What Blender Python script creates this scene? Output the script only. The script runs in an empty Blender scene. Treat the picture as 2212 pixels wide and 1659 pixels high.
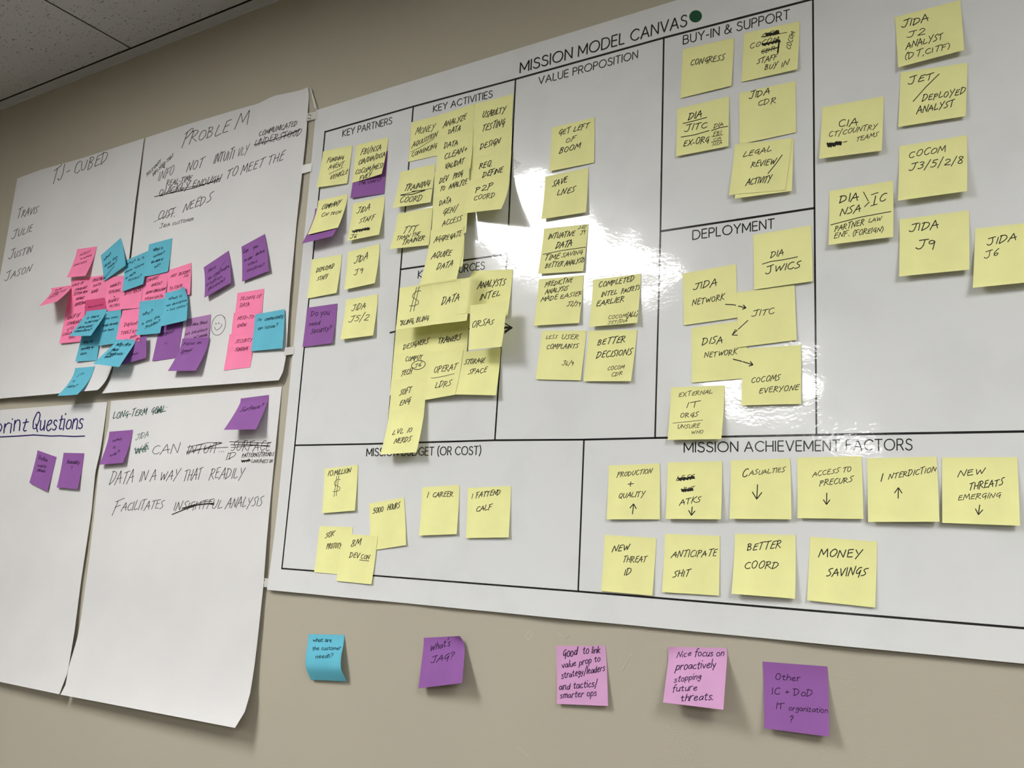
import bpy, math, random
from mathutils import Vector, Matrix
from mathutils.bvhtree import BVHTree
from mathutils.interpolate import poly_3d_calc

S = bpy.context.scene
COL = S.collection
# ------------------------------------------------------------------ camera
# room coordinates: x along the wall, y out of the wall (wall face y = 0, room at y < 0), z up
ZOFF = 2.36                                   # height of the printed frame's top line
F_PX = 1912.33
CR = Vector((0.8486059653684561, 0.5263734649173033, 0.05290454585404805))
CU = Vector((0.050887561826532465, -0.18075923421546897, 0.9822100362433627))
CF = Vector((-0.5265722852490637, 0.8308171126528326, 0.18017922669050632))
CAM = Vector((1.17334, -1.134, ZOFF - 0.76283))
cd = bpy.data.cameras.new('camera'); cam = bpy.data.objects.new('camera', cd); COL.objects.link(cam)
cd.sensor_width = 36.0; cd.lens = F_PX / 2212 * 36.0; cd.clip_start = 0.02
m = Matrix((CR, CU, -CF)).transposed().to_4x4(); m.translation = CAM
cam.matrix_world = m
S.camera = cam
# ------------------------------------------------------------------ world and exposure
w = bpy.data.worlds.new('world'); S.world = w; w.use_nodes = True
w.node_tree.nodes['Background'].inputs[0].default_value = (0.9, 0.92, 1, 1)
w.node_tree.nodes['Background'].inputs[1].default_value = 0.02
S.view_settings.view_transform = 'Standard'; S.view_settings.look = 'None'
S.view_settings.gamma = 1; S.view_settings.use_curve_mapping = False
S.view_settings.exposure = 0.0
S.cycles.use_denoising = True
S.cycles.max_bounces = 8; S.cycles.diffuse_bounces = 5
S.cycles.use_adaptive_sampling = False
LENS_L = 26.8                                 # radiance of the troffer lenses

def ray(px, py):
    return (CF * F_PX + CR * (px - 1106.0) - CU * (py - 829.5)).normalized()
def at(px, py, h=0.0):
    """the point seen at a pixel of the photograph, h metres in front of the wall"""
    d = ray(px, py); t = (-h - CAM.y) / d.y
    return CAM + d * t

# ------------------------------------------------------------------ materials
def lin(c):
    return tuple(((v / 255) / 12.92 if v <= 10 else (((v / 255) + 0.055) / 1.055) ** 2.4) for v in c)
def mat(name, col, rough=0.6, spec=0.5, **k):
    m = bpy.data.materials.new(name); m.use_nodes = True
    b = m.node_tree.nodes['Principled BSDF']
    b.inputs['Base Color'].default_value = (*col, 1); b.inputs['Roughness'].default_value = rough
    b.inputs['Specular IOR Level'].default_value = spec
    return m
def nd(m, t, **k):
    n = m.node_tree.nodes.new(t)
    for a, v in k.items():
        if a in n.inputs: n.inputs[a].default_value = v
        else: setattr(n, a, v)
    return n
def lk(m, a, b): m.node_tree.links.new(a, b)
def pb(m): return m.node_tree.nodes['Principled BSDF']
def ramp(m, fac, stops):
    r = nd(m, 'ShaderNodeValToRGB'); e = r.color_ramp.elements
    while len(e) < len(stops): e.new(0.5)
    for i, (p, c) in enumerate(stops):
        e[i].position = p; e[i].color = (*c, 1) if len(c) == 3 else c
    lk(m, fac, r.inputs[0]); return r
def paper_mat(name, col, rough=0.75, mottling=0.04, scale=30, bump=0.0003, spec=0.25):
    m = mat(name, col, rough, spec)
    tc = nd(m, 'ShaderNodeTexCoord'); n = nd(m, 'ShaderNodeTexNoise', Scale=scale, Detail=4.0)
    lk(m, tc.outputs['Object'], n.inputs['Vector'])
    a = tuple(v * (1 - mottling) for v in col); b = tuple(min(1, v * (1 + mottling)) for v in col)
    r = ramp(m, n.outputs['Fac'], [(0.35, a), (0.65, b)])
    lk(m, r.outputs[0], pb(m).inputs['Base Color'])
    n2 = nd(m, 'ShaderNodeTexNoise', Scale=900.0, Detail=2.0)
    lk(m, tc.outputs['Object'], n2.inputs['Vector'])
    bp = nd(m, 'ShaderNodeBump', Strength=0.15, Distance=bump)
    lk(m, n2.outputs['Fac'], bp.inputs['Height']); lk(m, bp.outputs[0], pb(m).inputs['Normal'])
    return m

YEL = paper_mat('yellow_paper', (0.845, 0.832, 0.375), scale=18)
BLU = paper_mat('blue_paper', (0.125, 0.472, 0.61), scale=18)
PUR = paper_mat('purple_paper', (0.275, 0.107, 0.345), scale=18)
ORC = paper_mat('orchid_paper', (0.63, 0.34, 0.575), scale=18)
LIL = paper_mat('lilac_paper', (0.40, 0.20, 0.42), scale=18)
PNK = paper_mat('pink_paper', (0.94, 0.245, 0.435), scale=18)
MAG = paper_mat('deep_pink_paper', (0.62, 0.075, 0.20), scale=18)
NOTE = dict(y=YEL, b=BLU, p=PUR, o=ORC, l=LIL, k=PNK, m=MAG)
SHEET = paper_mat('flip_chart_paper', (0.715, 0.71, 0.705), scale=6, mottling=0.025)
INK = mat('black_marker_ink', (0.022, 0.021, 0.015), 0.7, 0.2)
INKB = mat('blue_marker_ink', (0.018, 0.012, 0.11), 0.7, 0.2)
INKG = mat('green_marker_ink', (0.006, 0.06, 0.045), 0.7, 0.2)
INKD = mat('dry_black_marker_ink', (0.11, 0.11, 0.105), 0.8, 0.1)
INKDG = mat('dry_green_marker_ink', (0.10, 0.16, 0.14), 0.8, 0.1)
INKP = mat('dark_pen_on_purple_ink', (0.035, 0.01, 0.05), 0.7, 0.2)
INKN = mat('dark_pen_on_blue_ink', (0.004, 0.03, 0.055), 0.7, 0.2)
INKR = mat('dark_pen_on_pink_ink', (0.14, 0.010, 0.035), 0.7, 0.2)
INKRF = mat('faint_pen_on_pink_ink', (0.50, 0.06, 0.15), 0.7, 0.2)

RIP = (2.37, 0, 2.9)
def gloss_bump(m):
    """the ripples of a thin laminated sheet taped to a wall"""
    tc = nd(m, 'ShaderNodeTexCoord')
    geo = tc.outputs['Object']
    mp = nd(m, 'ShaderNodeMapping'); mp.inputs['Location'].default_value = RIP
    lk(m, geo, mp.inputs['Vector'])
    nA = nd(m, 'ShaderNodeTexNoise', Scale=7.0, Detail=1.0, Roughness=0.4)
    mp2 = nd(m, 'ShaderNodeMapping'); mp2.inputs['Scale'].default_value = (0.75, 1, 1.0)
    lk(m, geo, mp2.inputs['Vector'])
    nB = nd(m, 'ShaderNodeTexNoise', Scale=230.0, Detail=2.0, Roughness=0.5)
    lk(m, mp.outputs[0], nA.inputs['Vector']); lk(m, mp2.outputs[0], nB.inputs['Vector'])
    b1 = nd(m, 'ShaderNodeBump', Strength=1.0, Distance=0.0030)
    b2 = nd(m, 'ShaderNodeBump', Strength=1.0, Distance=0.000085)
    lk(m, nA.outputs['Fac'], b1.inputs['Height']); lk(m, nB.outputs['Fac'], b2.inputs['Height'])
    nC = nd(m, 'ShaderNodeTexNoise', Scale=38.0, Detail=0.0); lk(m, mp2.outputs[0], nC.inputs['Vector'])
    b3 = nd(m, 'ShaderNodeBump', Strength=1.0, Distance=0.00026); lk(m, nC.outputs['Fac'], b3.inputs['Height'])
    lk(m, b1.outputs[0], b3.inputs['Normal']); lk(m, b3.outputs[0], b2.inputs['Normal']); lk(m, b2.outputs[0], pb(m).inputs['Normal']); lk(m, b2.outputs[0], pb(m).inputs['Coat Normal'])
    pb(m).inputs['Coat Weight'].default_value = 0.85; pb(m).inputs['Coat Roughness'].default_value = 0.03; pb(m).inputs['Coat IOR'].default_value = 1.5
def poster_mat(name, col, vary=0.0):
    m = mat(name, col, 0.17, 0.35); gloss_bump(m)
    if vary:
        tc = nd(m, 'ShaderNodeTexCoord'); n = nd(m, 'ShaderNodeTexNoise', Scale=11.0, Detail=3.0)
        lk(m, tc.outputs['Object'], n.inputs['Vector'])
        r = ramp(m, n.outputs['Fac'], [(0.38, tuple(v * (1 - vary) for v in col)), (0.5, col)])
        lk(m, r.outputs[0], pb(m).inputs['Base Color'])
    return m
POST = poster_mat('laminated_white_print', (0.745, 0.757, 0.757), 0.035)
PINK_ = poster_mat('laminated_black_print', (0.010, 0.010, 0.011))
PGRN = poster_mat('laminated_green_print', (0.008, 0.075, 0.035))
PGRY = mat('marker_on_laminate', (0.025, 0.025, 0.03), 0.25, 0.5)
PPEN = mat('faint_pen_on_laminate', (0.30, 0.30, 0.29), 0.3, 0.5)

WALL = mat('painted_wall', (0.405, 0.372, 0.300), 0.65, 0.3)
tc = nd(WALL, 'ShaderNodeTexCoord')
n1 = nd(WALL, 'ShaderNodeTexNoise', Scale=260.0, Detail=3.0); n0 = nd(WALL, 'ShaderNodeTexNoise', Scale=2.5, Detail=3.0)
lk(WALL, tc.outputs['Object'], n1.inputs['Vector']); lk(WALL, tc.outputs['Object'], n0.inputs['Vector'])
r = ramp(WALL, n0.outputs['Fac'], [(0.3, (0.438, 0.402, 0.318)), (0.7, (0.46, 0.424, 0.335))])
lk(WALL, r.outputs[0], pb(WALL).inputs['Base Color'])
bp = nd(WALL, 'ShaderNodeBump', Strength=0.22, Distance=0.0006)
lk(WALL, n1.outputs['Fac'], bp.inputs['Height']); lk(WALL, bp.outputs[0], pb(WALL).inputs['Normal'])
CHIP = mat('bare_plaster_scuff', (0.52, 0.49, 0.41), 0.8, 0.2)
SCUF = mat('grey_scuff', (0.33, 0.30, 0.24), 0.8, 0.2)

TILE = mat('mineral_fibre_tile', (0.60, 0.60, 0.58), 0.95, 0.1)
def tile_nodes(m):
    tc = nd(m, 'ShaderNodeTexCoord'); wp = nd(m, 'ShaderNodeTexNoise', Scale=9.0, Detail=2.0)
    oi = nd(m, 'ShaderNodeObjectInfo')
    off = nd(m, 'ShaderNodeVectorMath', operation='SCALE'); off.inputs[0].default_value = (3.1, 5.7, 0)
    lk(m, oi.outputs['Random'], off.inputs['Scale'])
    co = nd(m, 'ShaderNodeVectorMath', operation='ADD'); lk(m, tc.outputs['Object'], co.inputs[0]); lk(m, off.outputs[0], co.inputs[1])
    lk(m, co.outputs[0], wp.inputs['Vector'])
    ws = nd(m, 'ShaderNodeVectorMath', operation='SCALE'); ws.inputs['Scale'].default_value = 0.05
    lk(m, wp.outputs['Color'], ws.inputs[0])
    cw = nd(m, 'ShaderNodeVectorMath', operation='ADD'); lk(m, co.outputs[0], cw.inputs[0]); lk(m, ws.outputs[0], cw.inputs[1])
    outs = []
    for sc, st, thr, lo in ((185.0, (1, 1, 1), 0.20, 0.52), (85.0, (0.35, 1.7, 1), 0.12, 0.66), (120.0, (0.55, 1.6, 1), 0.16, 0.58)):
        mp = nd(m, 'ShaderNodeMapping'); mp.inputs['Scale'].default_value = st
        mp.inputs['Rotation'].default_value = (0, 0, 0.5 if sc == 120.0 else 0.0)
        lk(m, cw.outputs[0], mp.inputs['Vector'])
        v = nd(m, 'ShaderNodeTexVoronoi', Scale=sc); lk(m, mp.outputs[0], v.inputs['Vector'])
        sep = nd(m, 'ShaderNodeSeparateColor'); lk(m, v.outputs['Color'], sep.inputs[0])
        mr = nd(m, 'ShaderNodeMapRange'); lk(m, sep.outputs[0], mr.inputs['Value'])
        mr.inputs['From Min'].default_value = lo; mr.inputs['From Max'].default_value = 1.0
        mr.inputs['To Min'].default_value = 0.0; mr.inputs['To Max'].default_value = thr * 1.6
        lt = nd(m, 'ShaderNodeMath', operation='SUBTRACT'); lk(m, mr.outputs[0], lt.inputs[0]); lk(m, v.outputs['Distance'], lt.inputs[1])
        sm = nd(m, 'ShaderNodeMapRange'); lk(m, lt.outputs[0], sm.inputs['Value'])
        sm.inputs['From Min'].default_value = -0.03; sm.inputs['From Max'].default_value = 0.06
        outs.append(sm.outputs[0])
    mx = nd(m, 'ShaderNodeMath', operation='MAXIMUM'); lk(m, outs[0], mx.inputs[0]); lk(m, outs[1], mx.inputs[1])
    mx2 = nd(m, 'ShaderNodeMath', operation='MAXIMUM'); lk(m, mx.outputs[0], mx2.inputs[0]); lk(m, outs[2], mx2.inputs[1])
    r = ramp(m, mx2.outputs[0], [(0.0, (0.66, 0.66, 0.645)), (1.0, (0.26, 0.255, 0.24))])
    fn = nd(m, 'ShaderNodeTexNoise', Scale=420.0, Detail=3.0); lk(m, co.outputs[0], fn.inputs['Vector'])
    fr = ramp(m, fn.outputs['Fac'], [(0.3, (0.86, 0.86, 0.86)), (0.7, (1.08, 1.08, 1.08))])
    mul = nd(m, 'ShaderNodeMix', data_type='RGBA', blend_type='MULTIPLY'); mul.inputs[0].default_value = 1.0
    lk(m, r.outputs[0], mul.inputs[6]); lk(m, fr.outputs[0], mul.inputs[7]); lk(m, mul.outputs[2], pb(m).inputs['Base Color'])
    b = nd(m, 'ShaderNodeBump', Strength=0.8, Distance=0.002, invert=True)
    lk(m, mx2.outputs[0], b.inputs['Height']); lk(m, b.outputs[0], pb(m).inputs['Normal'])
tile_nodes(TILE)
TILE_EDGE = mat('raw_tile_edge', (0.07, 0.065, 0.05), 0.95, 0.1)
TRIM = mat('white_enamel_trim', (0.60, 0.60, 0.58), 0.5, 0.4)
DARK = mat('dark_plenum', (0.03, 0.03, 0.028), 0.9, 0.1)
CARPET = paper_mat('grey_carpet', (0.10, 0.095, 0.085), 0.95, 0.2, 60, 0.002)
PAINT2 = paper_mat('plain_wall_paint', (0.38, 0.35, 0.29), 0.8, 0.03, 3)
LENS = bpy.data.materials.new('acrylic_lens'); LENS.use_nodes = True
_n = LENS.node_tree.nodes; _n.remove(_n['Principled BSDF'])
_e = _n.new('ShaderNodeEmission'); _e.inputs[0].default_value = (1.0, 0.99, 0.972, 1); _e.inputs[1].default_value = LENS_L
LENS.node_tree.links.new(_e.outputs[0], _n['Material Output'].inputs[0])
TAPE = mat('clear_tape', (0.80, 0.80, 0.75), 0.25, 0.5)
pb(TAPE).inputs['Alpha'].default_value = 0.7
TAPEW = mat('torn_white_paper', (0.72, 0.71, 0.68), 0.6, 0.3)

# ------------------------------------------------------------------ mesh helpers
def mesh_obj(name, verts, faces, material, parent=None, origin=None, smooth=False):
    o_ = Vector(origin) if origin is not None else Vector((0, 0, 0))
    me = bpy.data.meshes.new(name)
    me.from_pydata([tuple(Vector(v) - o_) for v in verts], [], faces); me.update()
    me.materials.append(material)
    if smooth:
        me.polygons.foreach_set('use_smooth', [True] * len(me.polygons))
    ob = bpy.data.objects.new(name, me); COL.objects.link(ob)
    if parent is not None:
        ob.parent = parent
        ob.location = o_ - parent.location
    else: ob.location = o_
    return ob
def box(x0, x1, y0, y1, z0, z1):
    v = [(x, y, z) for x in (x0, x1) for y in (y0, y1) for z in (z0, z1)]
    f = [(0, 1, 3, 2), (4, 6, 7, 5), (0, 4, 5, 1), (2, 3, 7, 6), (0, 2, 6, 4), (1, 5, 7, 3)]
    return v, f
def boxes(name, L, material, parent=None, origin=None):
    V, Fc = [], []
    for b in L:
        v, f = box(*b); k = len(V); V += v; Fc += [tuple(i + k for i in q) for q in f]
    return mesh_obj(name, V, Fc, material, parent, origin)
def tag(o, label=None, cat=None, group=None, kind=None):
    if label: o['label'] = label
    if cat: o['category'] = cat
    if group: o['group'] = group
    if kind: o['kind'] = kind
    return o

# ------------------------------------------------------------------ the room
CZ = 2.695
X0, X1, Y1 = -2.75, 4.25, -8.9
tag(boxes('wall_back', [(X0 - .1, X1 + .1, 0, .1, 0, CZ + .12)], WALL), 'plain beige painted wall that everything is stuck to', 'wall', kind='structure')
wall_back = bpy.data.objects['wall_back']
for nm, b in (('wall_left', (X0 - .1, X0, Y1, 0, 0, CZ + .12)), ('wall_right', (X1, X1 + .1, Y1, 0, 0, CZ + .12)), ('wall_front', (X0 - .1, X1 + .1, Y1 - .1, Y1, 0, CZ + .12))):
    tag(boxes(nm, [b], PAINT2), 'plain painted wall of the room, out of the picture', 'wall', kind='structure')
tag(boxes('floor', [(X0, X1, Y1, 0, -.1, 0)], CARPET), 'grey carpeted floor below the picture', 'floor', kind='structure')
ceil = tag(boxes('ceiling', [(X0, X1, Y1, 0, CZ + .12, CZ + .2)], DARK), 'suspended ceiling of speckled mineral fibre tiles', 'ceiling', kind='structure')
SX, LW = -0.636, 0.61
LIGHTS = [(cx, cy) for cx in (-0.39, 2.10) for cy in (-1.62, -4.30, -7.00)]
ys = [-0.0232, -1.01, -2.23, -3.45, -3.69, -4.91, -6.13, -6.39, -7.61, Y1 + .005]
g = 0.0021
first = None
k = 0
i0 = int(math.floor((X0 - SX) / LW))
cache = {}
for i in range(i0, 14):
    xa, xb = SX + i * LW, SX + (i + 1) * LW
    xa2, xb2 = max(xa, X0 + .005), min(xb, X1 - .005)
    if xb2 - xa2 < .02: continue
    for j in range(9):
        ya, yb = ys[j + 1], ys[j]
        if any(abs((xa + xb) / 2 - cx) < .2 and abs((ya + yb) / 2 - cy) < .2 for cx, cy in LIGHTS): continue
        wx, wy = xb2 - xa2 - 2 * g, yb - ya - 2 * g
        key = (round(wx, 4), round(wy, 4))
        if key not in cache:
            c_ = .002                                   # softened lower edge
            hx, hy = wx / 2, wy / 2
            V = [(sx * (hx - c_), sy * (hy - c_), 0) for sx, sy in ((-1, -1), (1, -1), (1, 1), (-1, 1))] + \
                [(sx * hx, sy * hy, zz) for zz in (.0012, .016) for sx, sy in ((-1, -1), (1, -1), (1, 1), (-1, 1))]
            Fc = [(3, 2, 1, 0)] + [(a, (a + 1) % 4, 4 + (a + 1) % 4, 4 + a) for a in range(4)] + \
                 [(4 + a, 4 + (a + 1) % 4, 8 + (a + 1) % 4, 8 + a) for a in range(4)] + [(8, 9, 10, 11)]
            me = bpy.data.meshes.new('ceiling_tile'); me.from_pydata(V, [], Fc); me.update(); me.materials.append(TILE); me.materials.append(TILE_EDGE)
            for pf in me.polygons: pf.material_index = 1 if 4 < pf.index < 9 else 0
            cache[key] = me
        o = bpy.data.objects.new('ceiling_tile', cache[key]); COL.objects.link(o)
        o.parent = ceil; o.location = ((xa2 + xb2) / 2, (ya + yb) / 2, CZ)
# wall angle that carries the tiles along the back wall
tag(boxes('trim_1', [(X0, X1, -.022, 0, CZ - .0012, CZ), (X0, X1, -.0014, 0, CZ - .006, CZ)], TRIM), 'thin metal wall angle where ceiling meets wall', 'trim', kind='structure')
for n_, (cx, cy) in enumerate(LIGHTS):
    e = bpy.data.objects.new('ceiling_light', None); COL.objects.link(e); e.location = (cx, cy, CZ)
    tag(e, 'recessed ceiling light, %s row, %s the poster wall' % (('left', 'right')[n_ // 3], ('nearest', 'second from', 'farthest from')[n_ % 3]), 'ceiling light', 'recessed ceiling lights of the room')
    a, b = .303, .608
    fr = [(cx - a, cx + a, cy - b, cy - b + .03, CZ, CZ + .09), (cx - a, cx + a, cy + b - .03, cy + b, CZ, CZ + .09),
          (cx - a, cx - a + .03, cy - b + .03, cy + b - .03, CZ, CZ + .09), (cx + a - .03, cx + a, cy - b + .03, cy + b - .03, CZ, CZ + .09)]
    boxes('frame', fr, TRIM, e, (cx, cy, CZ))
    boxes('housing', [(cx - a, cx + a, cy - b, cy + b, CZ + .09, CZ + .1)], TRIM, e, (cx, cy, CZ))
    boxes('lens', [(cx - a + .03, cx + a - .03, cy - b + .03, cy + b - .03, CZ + .032, CZ + .038)], LENS, e, (cx, cy, CZ))

# ------------------------------------------------------------------ papers
SURF = []        # (bvh, xmin, xmax, zmin, zmax) of everything already on the wall
def lift_under(x, z):
    """how far out of the wall the paper already hanging at (x, z) stands"""
    best = 0.0
    for b, xa, xb, za, zb in SURF:
        if xa <= x <= xb and za <= z <= zb:
            h = b.ray_cast(Vector((x, -0.5, z)), Vector((0, 1, 0)))
            if h[0] is not None: best = max(best, -h[0].y)
    return best
def add_surf(verts, faces):
    b = BVHTree.FromPolygons(verts, faces)
    xs = [v[0] for v in verts]; zs = [v[2] for v in verts]
    SURF.append((b, min(xs), max(xs), min(zs), max(zs)))
    return b
def sheet_mesh(name, P, material, thick=0.00012, parent=None, origin=None):
    """P[j][i]: grid of points (j down, i across); closed thin sheet"""
    nj, ni = len(P), len(P[0])
    V = [P[j][i] for j in range(nj) for i in range(ni)]
    Fr = [(j * ni + i, (j + 1) * ni + i, (j + 1) * ni + i + 1, j * ni + i + 1) for j in range(nj - 1) for i in range(ni - 1)]
    n = len(V)
    B = [Vector(v) + Vector((0, thick, 0)) for v in V]
    Fb = [tuple(reversed([q + n for q in f])) for f in Fr]
    rim = [i for i in range(ni)] + [j * ni + ni - 1 for j in range(1, nj)] + [(nj - 1) * ni + i for i in range(ni - 2, -1, -1)] + [j * ni for j in range(nj - 2, 0, -1)]
    Fe = [(rim[a], rim[(a + 1) % len(rim)], rim[(a + 1) % len(rim)] + n, rim[a] + n) for a in range(len(rim))]
    o = mesh_obj(name, V + B, Fr + Fb + Fe, material, parent, origin, smooth=True)
    me = o.data
    fl = [True] * len(Fr) + [True] * len(Fb) + [False] * len(Fe)
    me.polygons.foreach_set('use_smooth', fl)
    sh = set()
    for a in range(len(rim)):
        sh.add(tuple(sorted((rim[a], rim[(a + 1) % len(rim)])))); sh.add(tuple(sorted((rim[a] + n, rim[(a + 1) % len(rim)] + n))))
    at_ = me.attributes.get('sharp_edge') or me.attributes.new('sharp_edge', 'BOOLEAN', 'EDGE')
    at_.data.foreach_set('value', [tuple(sorted(e.vertices)) in sh for e in me.edges])
    bvh = add_surf(V, Fr)
    return o, bvh
def bil(c, u, v):
    return (c[0] * (1 - u) + c[1] * u) * (1 - v) + (c[3] * (1 - u) + c[2] * u) * v

def solve_lift(px, ht):
    """how far the lower corners stand out, from a 76 mm square seen at four pixels"""
    TL, TR = at(*px[0], ht), at(*px[1], ht)
    t = (TR - TL).normalized(); N = .076
    def c1(top, p, h):
        b = at(*p, h); e = b - top; e = e / N
        return (e.dot(t)) ** 2 * 6 + (e.length - 1) ** 2 * 1.5
    hs = [ht + .001 + .0015 * k for k in range(30)]
    best = None
    cl = [c1(TL, px[3], h) for h in hs]; cr = [c1(TR, px[2], h) for h in hs]
    for i, a in enumerate(hs):
        for j, b in enumerate(hs):
            c = cl[i] + cr[j] + ((a - b) / .012) ** 2 * .02 + ((a + b) / 2 - ht - .009) ** 2 / .02 ** 2 * .02
            if best is None or c < best[0]: best = (c, a, b)
    return best[1], best[2]

def prof(v, p):
    if p == 's':   # bulges, then tucks back in
        return math.sin(min(1, v / .72) * math.pi / 2) ** 1.5 if v < .72 else 1 - .62 * ((v - .72) / .28) ** 1.2
    w = max(0.0, (v - .10) / .90)
    return w ** p
def note(color, px, label, ink=(), lift=None, p=1.45, sag=0.0, group=None, curl=None, name='sticky_note'):
    ht = max(lift_under(q.x, q.z) for q in (at(*px[0]), at(*px[1]))) + .0006
    if lift is None: hl, hr = solve_lift(px, ht)
    else: hl, hr = ht + lift[0], ht + lift[1]
    C3 = [at(*px[0], ht), at(*px[1], ht), at(*px[2], hr), at(*px[3], hl)]
    n = 16
    P, Hh, E = [], [], []
    for j in range(n + 1):
        row, hrow, erow = [], [], []
        for i in range(n + 1):
            u, v = i / n, j / n
            q = bil([Vector((c.x, 0, c.z)) for c in C3], u, v)
            hb = hl * (1 - u) + hr * u
            h = ht + (hb - ht) * prof(v, p) + sag * 4 * u * (1 - u) * v * .004
            if curl and curl[0] == 'tr':
                d = max(0, (u - (1 - curl[2])) / curl[2]) * max(0, 1 - v / curl[3]); h += curl[1] * d ** 1.5
            if curl and curl[0] == 'tl':
                d = max(0, (curl[2] - u) / curl[2]) * max(0, 1 - v / curl[3]); h += curl[1] * d ** 1.5
            row.append(q); hrow.append(h); erow.append(max(0, lift_under(q.x, q.z) + .0008 - h))
        P.append(row); Hh.append(hrow); E.append(erow)
    if any(e > 0 for r_ in E for e in r_):
        c = [r_[:] for r_ in E]
        for _ in range(10):
            m2 = [r_[:] for r_ in E]
            for j in range(n + 1):
                for i in range(n + 1):
                    s = [E[b][a] for a, b in ((i - 1, j), (i + 1, j), (i, j - 1), (i, j + 1)) if 0 <= a <= n and 0 <= b <= n]
                    m2[j][i] = max(c[j][i], .4 * E[j][i] + .6 * sum(s) / len(s))
            E = m2
    G = [[Vector((P[j][i].x, -(Hh[j][i] + E[j][i]), P[j][i].z)) for i in range(n + 1)] for j in range(n + 1)]
    org = (G[0][0] + G[0][n]) / 2
    o, b = sheet_mesh(name, G, NOTE[color], origin=org)
    tag(o, label, 'sticky note', group)
    if ink: write(o, b, ink, px, color)
    return o

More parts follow.
